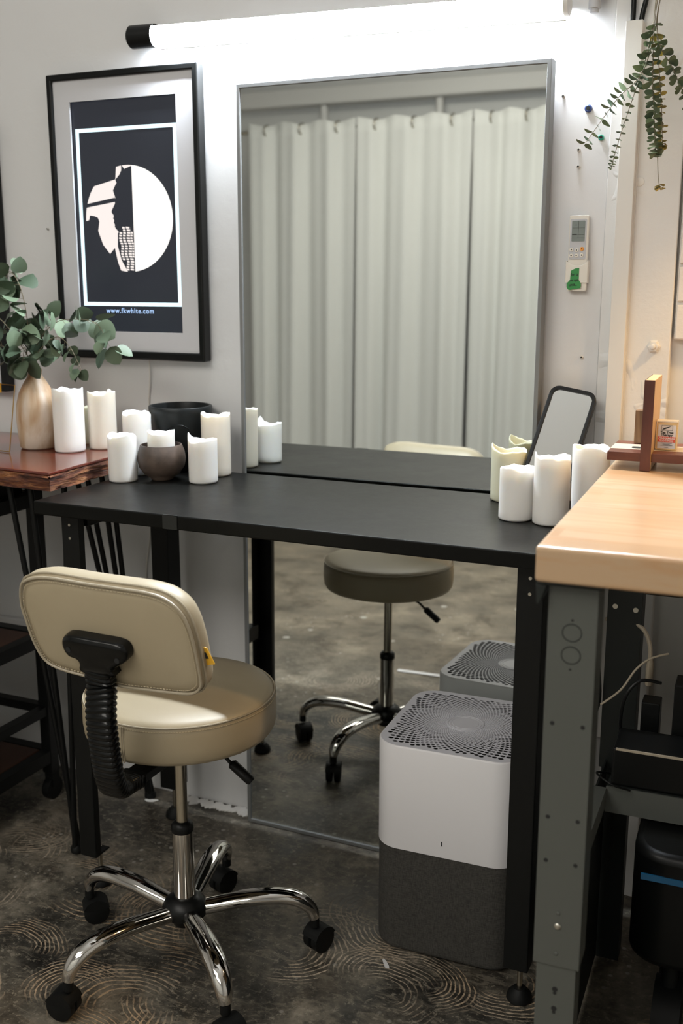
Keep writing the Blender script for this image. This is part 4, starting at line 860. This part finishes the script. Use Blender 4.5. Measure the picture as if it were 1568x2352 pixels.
# backrest: a padded, slightly reclined panel, its mount and ribbed boot
RB = Matrix.Rotation(math.radians(2), 3, 'Z') @ Matrix.Rotation(math.radians(12), 3, 'X'); CB = Vector((-0.885, 1.15, 0.66))
def TB(u, v, d): return CB + RB @ Vector((u, d, v))
panel = [(-0.1206, 0.0646), (-0.1092, 0.0742), (-0.0867, 0.081), (-0.0569, 0.0825), (-0.0069, 0.0804), (0.0422, 0.0797), (0.0833, 0.0788), (0.1127, 0.0733), (0.1337, 0.0582), (0.1437, 0.0377), (0.1484, 0.0115), (0.1503, -0.0155), (0.1510, -0.0465), (0.1475, -0.0611), (0.1335, -0.0719), (0.1053, -0.0754), (0.0626, -0.0776), (0.0191, -0.0791), (-0.0385, -0.0718), (-0.0827, -0.0664), (-0.107, -0.0555), (-0.1199, -0.028), (-0.1253, 0.0074), (-0.1276, 0.0356)]
def smooth_loop(L, it=4):
    P = [(Vector((a, b, 0))) for a, b in L]; n = len(P); out = []
    for i in range(n):
        a, b, c, d = P[i - 1], P[i], P[(i + 1) % n], P[(i + 2) % n]
        for k in range(it):
            t = k / it; q = 0.5 * ((2 * b) + (c - a) * t + (2 * a - 5 * b + 4 * c - d) * t * t + (3 * b - a - 3 * c + d) * t ** 3); out.append((q.x, q.y))
    return out
panel = smooth_loop(panel); pc = (0.012, 0.002)
def offs(L, s, ds=0.0):
    return [(pc[0] + (u - pc[0]) * (1 + s / 0.14), pc[1] + (v - pc[1]) * (1 + s / 0.075)) for u, v in L]
bm = NB(); rings = []
for s, d, shr in ((-0.075, -0.0035, 1), (-0.045, -0.003, 1), (-0.015, -0.001, 1), (-0.003, 0.001, 1), (0.001, 0.0045, 1), (0.0035, 0.012, 1), (0.0035, 0.026, 1), (0.0, 0.036, 1), (-0.008, 0.043, 1), (-0.022, 0.0475, 1), (-0.045, 0.050, 1), (-0.07, 0.0505, 1)):
    rings.append([bm.verts.new(TB(pc[0] + (u - pc[0]) * (1 + s / 0.14), pc[1] + (v - pc[1]) * (1 + s / 0.078) + 0.0, d)) for u, v in panel])
n = len(panel)
for a, b in zip(rings, rings[1:]):
    for k in range(n): bm.faces.new((a[k], a[(k + 1) % n], b[(k + 1) % n], b[k]))
bm.faces.new(rings[0][::-1]); bm.faces.new(rings[-1])
BK = finish('backrest', bm, M['vinyl'], SC, ang=75)
bm = NB(); sweep(bm, [TB(u, v, -0.0005) for u, v in offs(panel, 0.0005)], 0.0022, 8, closed=True); sweep(bm, [TB(u, v, 0.0085) for u, v in offs(panel, 0.0035)], 0.0016, 6, closed=True); finish('welt', bm, M['vinyl_welt'], BK)
bm = NB(); L = offs(panel, -0.0045)
for k in range(0, len(L)):
    a, b = L[k], L[(k + 1) % len(L)]
    for q in (0.05, 0.55): rod(bm, TB(a[0] + (b[0] - a[0]) * q, a[1] + (b[1] - a[1]) * q, -0.0018), TB(a[0] + (b[0] - a[0]) * (q + 0.33), a[1] + (b[1] - a[1]) * (q + 0.33), -0.0018), 0.0006, 4)
finish('stitching', bm, M['thread'], BK)
bm = NB()
br = smooth_loop([(-0.0545, -0.0077), (-0.0429, 0.0061), (0.0031, 0.0062), (0.0419, 0.0042), (0.0527, -0.0061), (0.0500, -0.0215), (0.0330, -0.0340), (0.0240, -0.0420), (0.0225, -0.0520), (-0.0290, -0.0520), (-0.0305, -0.0380), (-0.0350, -0.0300), (-0.0500, -0.0250)], 4)
def scl(L, s): return [(0.0 + (u - 0.0) * s, -0.018 + (v + 0.018) * s) for u, v in L]
rgs = []
for s, d in ((1.0, -0.004), (1.0, -0.016), (0.97, -0.021), (0.88, -0.024), (0.6, -0.0255)): rgs.append([bm.verts.new(TB(u, v, d)) for u, v in scl(br, s)])
n = len(br)
for a, b in zip(rgs, rgs[1:]):
    for k in range(n): bm.faces.new((a[k], a[(k + 1) % n], b[(k + 1) % n], b[k]))
bm.faces.new(rgs[0][::-1]); bm.faces.new(rgs[-1])
BR = finish('back_mount', bm, M['black_gloss'], SC, ang=50)
for u in (-0.041, 0.038):
    bm = NB(); vv = -0.016 + (-0.004 if u > 0 else 0.002); sweep(bm, [TB(u, vv, -0.0245), TB(u, vv, -0.0258)], 0.0042, 12); finish('screw_hole', bm, M['dark_void'], BR)
bp = spline([TB(-0.004, -0.046, -0.013), TB(-0.006, -0.075, -0.013), (-0.880, 1.134, 0.545), (-0.879, 1.138, 0.490), (-0.880, 1.146, 0.450), (-0.887, 1.166, 0.422), (-0.900, 1.200, 0.408), (-0.902, 1.235, 0.403)], 9)
# rebuild boot as even ribs along the path
path = [bp[0]]; 
for p in bp[1:]:
    path.append(p)
def resample(P, step):
    out = [P[0]]; acc = 0
    for a, b in zip(P, P[1:]):
        L_ = (b - a).length; t = step - acc
        while t <= L_: out.append(a.lerp(b, t / L_)); t += step
        acc = (acc + L_) % step
    return out
path = resample(path, 0.00215); bm = NB(); N_ = len(path)
def ribr(t):
    i = round(t * (N_ - 1)); w_ = (0.0, 0.75, 1.0, 0.75)[i % 4]; return (0.0203 + 0.0020 * w_, 0.0120 + 0.0020 * w_)
def sweep_sq(bm, P, rf, n=28, up=(1, 0, 0)):
    rings = []; ref = Vector(up)
    for i, p in enumerate(P):
        t = (P[min(i + 1, len(P) - 1)] - P[max(i - 1, 0)]).normalized(); s = (ref - t * ref.dot(t)).normalized(); u = t.cross(s); rx, ry = rf(i / (len(P) - 1)); rg = []
        for k in range(n):
            a = 2 * PI * k / n; c, d = math.cos(a), math.sin(a); e = 0.55
            rg.append(bm.verts.new(p + s * rx * math.copysign(abs(c) ** e, c) + u * ry * math.copysign(abs(d) ** e, d)))
        rings.append(rg)
    for a, b in zip(rings, rings[1:]):
        for k in range(n): bm.faces.new((a[k], a[(k + 1) % n], b[(k + 1) % n], b[k]))
    bm.faces.new(rings[0]); bm.faces.new(rings[-1][::-1])
sweep_sq(bm, path, ribr); finish('ribbed_boot', bm, M['black_gloss'], SC, ang=35)
bm = NB(); bb(bm, -0.921, -0.884, 1.228, SY - 0.045, 0.396, 0.410); finish('back_arm', bm, M['black_metal'], SC, smooth=False, bevel=0.002)
bm = NB(); prism(bm, [(0.146, -0.003), (0.158, -0.006), (0.167, -0.030), (0.152, -0.034)], TB, 0.016, 0.0172); tg = finish('tag', bm, M['yellow_tag'], BK, smooth=False); tg['label'] = 'yellow tag'
bm = NB(); prism(bm, [(0.152, -0.012), (0.156, -0.013), (0.159, -0.022), (0.154, -0.023)], TB, 0.0154, 0.0159); finish('tag_mark', bm, M['ink'], tg, smooth=False)

# ------------------------------------------------------------ air purifier
PC = Vector((-0.5135, 1.672, 0)); PZ = 0.386; PS = 0.198; PWX, PWY, PR = 0.252, 0.262, 0.046; PA = math.radians(2)
AP = thing('air_purifier', (PC.x, PC.y, 0), 'white and charcoal box shaped air purifier under the desk beside its right leg', 'air purifier')
def TA(u, v, d): return Vector((PC.x + u * math.cos(PA) - v * math.sin(PA), PC.y + u * math.sin(PA) + v * math.cos(PA), d))
ol = rrect(PWX, PWY, PR, 14); ol2 = rrect(PWX - 0.003, PWY - 0.003, PR - 0.0015, 14)
def shell(name, prof, m_):
    bm = NB(); rg = []
    for s, z in prof: rg.append([bm.verts.new(TA(u * (1 - s / (PWX / 2)), v * (1 - s / (PWY / 2)), z)) for u, v in ol])
    n = len(ol)
    for a, b in zip(rg, rg[1:]):
        for k in range(n): bm.faces.new((a[k], a[(k + 1) % n], b[(k + 1) % n], b[k]))
    bm.faces.new(rg[0][::-1]); return bm, rg
bm, rg = shell('b', [(0.006, 0.004), (0.002, 0.008), (0.0008, 0.014), (0.0008, PS - 0.001)], None); bm.faces.new(rg[-1]); finish('fabric_base', bm, M['fabric'], AP, ang=50)
bm, rg = shell('b', [(0.0, PS), (0.0, PZ - 0.003), (0.0012, PZ - 0.0008), (0.0028, PZ)], None); UP = finish('upper_shell', bm, M['white_plastic'], AP, ang=50)
bm = NB(); rg = [bm.verts.new(TA(u, v, PZ - 0.014)) for u, v in rrect(PWX - 0.008, PWY - 0.008, PR - 0.004, 10)]; bm.faces.new(rg); finish('dark_inside', bm, M['dark_void'], UP)
# grille of punched holes on log-spiral rows
bm = NB(); NH = 60; pit = 2 * PI / NH; r0 = 0.0325; vst = pit * 0.5; hwx, hwy = PWX / 2 - 0.0026, PWY / 2 - 0.0026; rc_ = PR - 0.0026
def rr_radius(a):
    c, s = math.cos(a), math.sin(a); t = min(hwx / max(abs(c), 1e-6), hwy / max(abs(s), 1e-6)); x, y = abs(c) * t, abs(s) * t
    cxx, cyy = hwx - rc_, hwy - rc_
    if x > cxx and y > cyy:
        b = abs(c) * cxx + abs(s) * cyy; q = b * b - (cxx * cxx + cyy * cyy - rc_ * rc_); t = b + math.sqrt(max(q, 0))
    return t
def lp(i, j): return (pit * i, math.log(r0) + vst * j)     # lattice in (angle, ln r)
def to_xy(a, l):
    r = math.exp(l); m_ = rr_radius(a % (2 * PI)); r = min(r, m_); return (r * math.cos(a), r * math.sin(a))
nrow = int((math.log(0.185) - math.log(r0)) / vst) + 2
for j in range(0, nrow):
    for i in range(NH):
        ca = pit * (i + 0.5 * (j % 2)); cl = math.log(r0) + vst * j * 0.98
        vs_ = vst * 0.98
        cor = [(ca - pit / 2, cl), (ca, cl - vs_), (ca + pit / 2, cl), (ca, cl + vs_)]
        if j == 0: cor[1] = (ca, cl)
        r_c = math.exp(cl)
        if math.exp(cl - vs_) > rr_radius(ca % (2 * PI)) and math.exp(cl) > rr_radius((ca - pit / 2) % (2 * PI)) and math.exp(cl) > rr_radius((ca + pit / 2) % (2 * PI)): continue
        outer = []
        for q in range(4):
            a, b = cor[q], cor[(q + 1) % 4]
            for t in (0, 1 / 3, 2 / 3): outer.append((a[0] + (b[0] - a[0]) * t, a[1] + (b[1] - a[1]) * t))
        ov = [bm.verts.new(TA(*to_xy(*p), PZ + 0.0)) for p in outer]
        hr = pit * 0.325
        ok = j > 0 and r_c * (1 + hr * 1.5) < rr_radius(ca % (2 * PI)) - 0.006
        if ok:
            iv = []; dv = []
            for q in range(12):
                th = PI + 2 * PI * q / 12; p = (ca + hr * math.cos(th), cl + hr * math.sin(th)); x, y = to_xy(*p)
                iv.append(bm.verts.new(TA(x, y, PZ))); dv.append(bm.verts.new(TA(x, y, PZ - 0.0013)))
            for q in range(12):
                w_ = (q + 1) % 12
                bm.faces.new((ov[q], ov[w_], iv[w_], iv[q])); bm.faces.new((iv[q], iv[w_], dv[w_], dv[q]))
        else:
            bm.faces.new(ov)
bmesh.ops.dissolve_degenerate(bm, dist=1e-6, edges=bm.edges)
GR = finish('grille', bm, M['pf_grille'], AP, smooth=False)
bm = NB(); ca_ = [TA(0, 0, 0)]; n = 60
lathe(bm, [(0.0330, -0.003), (0.0330, 0.0008), (0.0322, 0.0012), (0.0300, 0.0012), (0.0296, 0.0004), (0.0288, 0.0004), (0.0284, 0.0012), (0.0245, 0.0012), (0.0242, 0.0007), (0.0235, 0.0007), (0.0232, 0.0012)], (PC.x, PC.y, PZ), 60); finish('centre_disc', bm, M['pf_grille'], AP, ang=30)
def on_front(u, z, d=0.0): return TA(u, -PWY / 2 - d, z)
bm = NB(); v = [bm.verts.new(on_front(u, z, 0.0003)) for u, z in ((-0.0012, 0.219), (0.0008, 0.219), (0.0008, 0.2275), (-0.0012, 0.2275))]; bm.faces.new(v); finish('indicator_slot', bm, M['ink'], UP, smooth=False)
bm = NB(); bb(bm, PC.x + 0.03, PC.x + 0.055, PC.y + PWY / 2 + 0.0002, PC.y + PWY / 2 + 0.004, 0.318, 0.345); finish('rear_latch', bm, M['white_plastic'], UP, smooth=False, bevel=0.001)

# ------------------------------------------------------------ workbench (turned 2 degrees)
BA = math.radians(2.14); BO = Vector((-0.262, 1.085, 0)); BT = 0.870
def TW(u, v, z): return Vector((BO.x + u * math.cos(BA) - v * math.sin(BA), BO.y + u * math.sin(BA) + v * math.cos(BA), z))
def wb(bm, u0, u1, v0, v1, z0, z1):
    vs = [bm.verts.new(TW(u, v, z)) for u in (u0, u1) for v in (v0, v1) for z in (z0, z1)]
    for f in ((0, 1, 3, 2), (4, 6, 7, 5), (0, 4, 5, 1), (2, 3, 7, 6), (0, 2, 6, 4), (1, 5, 7, 3)): bm.faces.new([vs[i] for i in f])
WB = thing('workbench', (BO.x + 0.6, BO.y + 0.3, 0), 'workbench with a thick pale maple top on grey green steel legs, at the right', 'workbench')
bm = NB(); prism(bm, [(0.0, 0.008), (0.001, 0.003), (0.003, 0.0), (1.2, 0.0), (1.2, 0.745), (0.0, 0.786)], lambda u, v, d: TW(u, v, d), BT - 0.040, BT)
o = finish('bench_top', bm, M['block'], WB, bevel=0); o.data.materials[0] = M['block']
md = o.modifiers.new('bevel', 'BEVEL'); md.width = 0.014; md.segments = 6; md.limit_method = 'ANGLE'; md.angle_limit = math.radians(60)
for (u, v, front) in ((0.012, 0.028, True), (0.004, 0.580, False), (1.14, 0.028, True), (1.14, 0.580, False)):
    bm = NB(); w_ = 0.054
    # U-channel upper leg: face, two returns
    f0 = v; f1 = v + 0.002
    wb(bm, u, u + w_, v, v + 0.002, 0.355, BT - 0.047)
    wb(bm, u, u + 0.002, v + 0.002, v + 0.045, 0.355, BT - 0.047); wb(bm, u + w_ - 0.002, u + w_, v + 0.002, v + 0.045, 0.355, BT - 0.047)
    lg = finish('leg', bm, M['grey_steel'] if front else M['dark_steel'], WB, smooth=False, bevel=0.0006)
    bm = NB(); a_, b_ = u + 0.004, u + w_ - 0.004
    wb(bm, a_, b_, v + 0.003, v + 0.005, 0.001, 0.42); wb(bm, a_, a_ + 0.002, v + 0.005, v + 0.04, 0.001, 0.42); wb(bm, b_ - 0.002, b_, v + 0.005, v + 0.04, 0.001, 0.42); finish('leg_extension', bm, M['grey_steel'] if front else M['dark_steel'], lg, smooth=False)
    bm = NB()
    holes = [(0.010, 0.660), (0.044, 0.660), (0.010, 0.545), (0.044, 0.545), (0.010, 0.490), (0.044, 0.490), (0.027, 0.783), (0.027, 0.726)] if front else [(0.012, 0.635), (0.044, 0.632)]
    for hu, hz in holes:
        rad_ = 0.0026 if hz < 0.7 else 0.0014
        pts = [TW(u + hu, v - 0.0002, hz), TW(u + hu, v + 0.0002, hz)]; sweep(bm, pts, rad_, 14)
    for hz in (0.322, 0.296, 0.270, 0.244, 0.218, 0.192, 0.166): sweep(bm, [TW(u + 0.027, v + 0.0026, hz), TW(u + 0.027, v + 0.0032, hz)], 0.0034, 10); sweep(bm, [TW(u + 0.027, v + 0.0026, hz - 0.005), TW(u + 0.027, v + 0.0032, hz - 0.005)], 0.0022, 10)
    finish('punched_holes', bm, M['dark_void'], lg)
    if front:
        for k, hz in enumerate((0.7685, 0.7425)):   # knockouts
            bm = NB(); oc = [(0.0105 * math.cos(t) if abs(math.cos(t)) < 0.95 else 0.0100 * math.copysign(1, math.cos(t)), 0.0100 * math.sin(t)) for t in [PI / 8 + k2 * PI / 4 for k2 in range(8)]]
            oc = smooth_loop(oc, 3)
            sweep(bm, [TW(u + 0.027 + a, v - 0.0001, hz + b) for a, b in oc], 0.0006, 5, closed=True); finish('knockout', bm, M['dark_steel'], lg)
        for hz, m_, r_ in ((0.425, 'grey_steel', 0.0024), (0.408, 'screw', 0.0042), (0.372, 'grey_steel', 0.0024)):
            bm = NB(); sphere(bm, TW(u + 0.027, v - 0.0005, hz), r_, 14, (1, 0.5, 1)); finish('bolt', bm, M[m_], lg)
        bm = NB(); wb(bm, u - 0.012, u + w_ + 0.006, v - 0.014, v + 0.05, BT - 0.0465, BT - 0.0405); prism(bm, [(u - 0.012, 0), (u + 0.0, 0), (u - 0.008, -0.022), (u - 0.011, -0.022)], lambda a, b, d: TW(a, v - 0.014 + d, BT - 0.0465 + b), 0, 0.05); finish('top_bracket', bm, M['dark_steel'], lg, smooth=False, bevel=0.001)
    else:
        for hu, hz in holes:
            bm = NB(); sweep(bm, [TW(u + hu, v - 0.0015, hz), TW(u + hu, v + 0.0005, hz)], 0.0042, 14); finish('bolt', bm, M['screw'], lg)
bm = NB(); wb(bm, 0.040, 1.16, 0.404, 0.575, 0.404, 0.410); finish('lower_shelf', bm, M['dark_steel'], WB, smooth=False)
bm = NB(); wb(bm, 0.040, 1.14, 0.400, 0.403, 0.370, 0.411); finish('shelf_rail', bm, M['grey_steel'], WB, smooth=False)
for u in (0.0145, 1.120):
    bm = NB(); wb(bm, u, u + 0.026, 0.078, 0.3995, 0.378, 0.409); finish('side_rail', bm, M['grey_steel'], WB, smooth=False)
    bm = NB(); wb(bm, u, u + 0.003, 0.078, 0.575, 0.01, 0.372); finish('end_panel', bm, M['dark_steel'], WB, smooth=False)
    bm = NB(); wb(bm, u, u + 0.003, 0.078, 0.575, BT - 0.09, BT - 0.0415); finish('side_rail', bm, M['dark_steel'], WB, smooth=False)
bm = NB(); wb(bm, 0.062, 1.12, 0.560, 0.574, 0.665, BT - 0.042); finish('back_panel', bm, M['black_metal'], WB, smooth=False, bevel=0.002)
# things on and under the bench
def bx(name, label, cat, u0, u1, v0, v1, z0, z1, m_, bev=0.002):
    bm = NB(); wb(bm, u0, u1, v0, v1, z0, z1); return tag(finish(name, bm, m_, loc=TW((u0 + u1) / 2, (v0 + v1) / 2, z0), smooth=False, bevel=bev), label, cat)
a = bx('equipment_box', 'low black box with a pale top edge on the lower shelf of the workbench', 'box', 0.045, 0.40, 0.408, 0.49, 0.4105, 0.470, M['black_plastic'], 0.004)
bm = NB(); wb(bm, 0.050, 0.396, 0.4065, 0.4095, 0.4675, 0.4705); finish('edge_strip', bm, M['beige_cable'], a, smooth=False)
bx('black_case', 'dark case standing behind the low black box on the lower shelf', 'case', 0.12, 0.42, 0.50, 0.55, 0.4105, 0.545, M['black_metal'])
bx('power_adapter', 'small black power adapter among the cables on the lower shelf', 'adapter', 0.072, 0.100, 0.515, 0.55, 0.4105, 0.505, M['black_plastic'])
def cable(label, pts, r, m_, name='cable'):
    bm = NB(); sweep(bm, spline([TW(*p) for p in pts], 8), r, 8); return tag(finish(name, bm, m_, loc=TW(*pts[0])), label, 'cable')
pc_ = cable('beige power cable with a moulded plug looping behind the workbench leg', [(0.0, 0.60, 0.605), (0.03, 0.59, 0.612), (0.060, 0.58, 0.603), (0.073, 0.575, 0.580), (0.076, 0.57, 0.555)], 0.0034, M['beige_cable'], 'power_cable')
bm = NB(); p = TW(0.076, 0.57, 0.545); sweep(bm, [p + Vector((0, 0, 0.014)), p + Vector((0, 0, 0.0)), p + Vector((0, 0, -0.018)), p + Vector((0, 0, -0.03))], lambda t: (0.005, 0.004) if t < 0.2 else (0.010, 0.006), 10); finish('plug', bm, M['beige_cable'], pc_)
cable('thin pale cable slanting across behind the workbench leg', [(0.012, 0.50, 0.497), (0.04, 0.51, 0.522), (0.060, 0.52, 0.555), (0.080, 0.53, 0.572), (0.105, 0.54, 0.580)], 0.0018, M['beige_cable'])
cable('black cable hanging in a loop behind the workbench leg', [(0.055, 0.50, 0.42), (0.045, 0.49, 0.47), (0.050, 0.49, 0.52), (0.07, 0.50, 0.545), (0.10, 0.51, 0.542)], 0.0026, M['black_plastic'])
cable('black cable rising steeply beside the grey leg', [(-0.03, 0.56, 0.42), (0.0, 0.56, 0.47), (-0.004, 0.565, 0.54), (-0.012, 0.57, 0.60)], 0.0032, M['black_plastic'])
cable('thin black cable coiled on the lower shelf', [(0.04, 0.44, 0.413), (0.025, 0.40, 0.43), (0.05, 0.38, 0.425), (0.075, 0.395, 0.413)], 0.0016, M['black_plastic'])
bm = NB(); prism(bm, rrect(0.62, 0.26, 0.05, 6), lambda u, v, d: TW(0.40 + u, 0.445 + v, d), 0.185, 0.362)  # body enlarged so its black stands for the shade under the bench
VC = tag(finish('machine', bm, M['black_plastic'], loc=TW(0.40, 0.445, 0.0), bevel=0.012), 'black rounded machine under the workbench with a blue reflection painted as a stripe', 'machine')
bm = NB(); wb(bm, 0.105, 0.70, 0.3135, 0.3165, 0.322, 0.331); finish('stripe', bm, M['blue_reflection'], VC, smooth=False)  # blue reflection on the rounded front, painted as a thin strip
for u in (0.15, 0.63):
    for v in (0.38, 0.53):
        bm = NB(); sweep(bm, [TW(u - 0.02, v, 0.062), TW(u + 0.02, v, 0.062)], 0.061, 32); sweep(bm, [TW(u, v, 0.062), TW(u, v, 0.190)], 0.012, 10); finish('wheel', bm, M['rubber'], VC)
bm = NB(); box(bm, TW(0.10, 0.24, 0.006), (0.07, 0.012, 0.010), Matrix.Rotation(0.5, 3, 'Z')); tag(finish('wood_offcut', bm, M['maple'], loc=TW(0.10, 0.24, 0), smooth=False, bevel=0.001), 'small stick of pale wood lying on the floor under the workbench', 'offcut')

# riser on the bench
RS = thing('wooden_riser', TW(0.05, 0.55, BT), 'cross shaped mahogany and maple stand on the back of the workbench top', 'stand')
Z1 = BT + 0.026
bm = NB(); wb(bm, 0.0485, 0.0635, 0.500, 0.502, BT + 0.0005, BT + 0.134); wb(bm, 0.0485, 0.0495, 0.502, 0.600, BT + 0.0005, BT + 0.134)
up = finish('upright_facing', bm, M['mahogany'], RS, smooth=False, bevel=0.0008)
bm = NB(); wb(bm, 0.0497, 0.0635, 0.5022, 0.600, BT + 0.0005, BT + 0.134); finish('upright_board', bm, M['maple'], RS, smooth=False, bevel=0.0008)
bm = NB()
for u0, u1 in ((0.0, 0.0483), (0.0637, 0.30)):
    wb(bm, u0, u1, 0.508, 0.540, Z1 - 0.013, Z1); wb(bm, u0, u1, 0.592, 0.625, Z1 - 0.013, Z1)
finish('shelf_board', bm, M['mahogany_x'], RS, smooth=False, bevel=0.0006)
bm = NB()
for u0, u1 in ((0.0, 0.0483), (0.0637, 0.30)): wb(bm, u0, u1, 0.5403, 0.5917, Z1 - 0.013, Z1 + 0.0001)
finish('maple_inlay', bm, M['maple_x'], RS, smooth=False)
bm = NB(); wb(bm, 0.285, 0.300, 0.500, 0.600, BT + 0.0005, Z1 - 0.0135); finish('support', bm, M['mahogany'], RS, smooth=False)
OB = tag(finish('wood_block', (lambda b: (wb(b, 0.027, 0.0478, 0.598, 0.616, Z1 + 0.0005, Z1 + 0.052), b)[1])(NB()), M['olive'], loc=TW(0.037, 0.607, Z1), smooth=False, bevel=0.0006), 'small olive wood block with dark grain behind the mahogany upright', 'block')
bx('metal_clip', 'flat grey metal piece lying on the maple strip of the stand', 'clip', 0.030, 0.0478, 0.551, 0.560, Z1 + 0.0006, Z1 + 0.0016, M['grey_steel'], 0.0003)
TPK = thing('toothpick_box', TW(0.082, 0.55, Z1), 'small clear box of cinnamon toothpicks on the stand at the right', 'box')
bm = NB(); wb(bm, 0.0655, 0.0955, 0.545, 0.560, Z1 + 0.0006, Z1 + 0.042); finish('case', bm, M['box_plastic'], TPK, smooth=False, bevel=0.001)
bm = NB(); wb(bm, 0.0653, 0.0957, 0.5445, 0.5605, Z1 + 0.0422, Z1 + 0.0450); finish('lid', bm, M['wax_cream'], TPK, smooth=False, bevel=0.0006)
bm = NB(); wb(bm, 0.0678, 0.0932, 0.5440, 0.5446, Z1 + 0.0035, Z1 + 0.0385); LB = finish('label_paper', bm, M['paper'], TPK, smooth=False)
bm = NB(); wb(bm, 0.0678, 0.0932, 0.5434, 0.5439, Z1 + 0.0130, Z1 + 0.0210); finish('red_band', bm, M['red'], LB, smooth=False)
def TLb(cu, cz): return lambda u, v: TW(cu + u, 0.5432, Z1 + cz + v)
text('lettering', 'Tea Tree', 0.0052, TLb(0.0805, 0.0258), M['ink'], LB, 0.95, 0.00015)
text('lettering', 'Therapy', 0.0052, TLb(0.0805, 0.0220), M['ink'], LB, 0.95, 0.00015)
text('lettering', 'CINNAMON', 0.0048, TLb(0.0805, 0.0170), M['paper'], LB, 0.86, 0.00015)
text('lettering', 'TOOTHPICKS', 0.0032, TLb(0.0805, 0.0138), M['paper'], LB, 1.0, 0.0001)
bm = NB()
for zz, w_ in ((0.0112, 0.016), (0.0095, 0.010), (0.0078, 0.018), (0.0050, 0.006)): wb(bm, 0.0805 - w_ / 2, 0.0805 + w_ / 2, 0.5434, 0.5438, Z1 + zz, Z1 + zz + 0.0005)
wb(bm, 0.0725, 0.0885, 0.5434, 0.5438, Z1 + 0.0303, Z1 + 0.0307); wb(bm, 0.0725, 0.0885, 0.5434, 0.5438, Z1 + 0.0377, Z1 + 0.0381); wb(bm, 0.0725, 0.0729, 0.5434, 0.5438, Z1 + 0.0303, Z1 + 0.0381); wb(bm, 0.0881, 0.0885, 0.5434, 0.5438, Z1 + 0.0303, Z1 + 0.0381)
lfp = [(0.0735, 0.0312), (0.0770, 0.0320), (0.0815, 0.0340), (0.0865, 0.0370), (0.0815, 0.0357), (0.0775, 0.0345), (0.0750, 0.0330)]
prism(bm, lfp, lambda u, v, d: TW(u, d, Z1 + v), 0.5434, 0.5438); finish('printed_marks', bm, M['ink'], LB, smooth=False)

# ------------------------------------------------------------ scraps on the floor
def scrap(x, y, L_, w_, rot, seed, label, m_):
    rnd = random.Random(seed); bm = NB(); pts = []
    for k in range(12):
        a = 2 * PI * k / 12; r_ = rnd.uniform(0.8, 1.15); pts.append((math.cos(a) * L_ / 2 * r_, math.sin(a) * w_ / 2 * r_))
    c, s = math.cos(rot), math.sin(rot)
    prism(bm, pts, lambda u, v, d: Vector((x + u * c - v * s, y + u * s + v * c, d + 0.003 * (u / L_) ** 2)), 0.0008, 0.0016); return tag(finish('floor_scrap', bm, M[m_], loc=(x, y, 0)), label, 'scrap')
scrap(-0.590, 1.497, 0.028, 0.008, -0.9, 1, 'small white curled scrap on the floor in front of the purifier', 'paper')
scrap(-1.288, 1.822, 0.030, 0.014, 0.3, 2, 'pale paper scrap by the rear hairpin leg under the desk', 'white_enamel')
bm = NB(); sweep(bm, spline([(-1.09, 0.822, 0.003), (-0.98, 0.815, 0.003), (-0.88, 0.806, 0.003), (-0.776, 0.797, 0.003), (-0.60, 0.79, 0.003), (-0.3, 0.80, 0.003)], 6), lambda t: (0.009, 0.002), 8, up=(0, 0, 1))
tag(finish('floor_cable', bm, M['paper'], loc=(-0.9, 0.81, 0)), 'white flat cable lying on the open floor, seen in the mirror', 'cable')
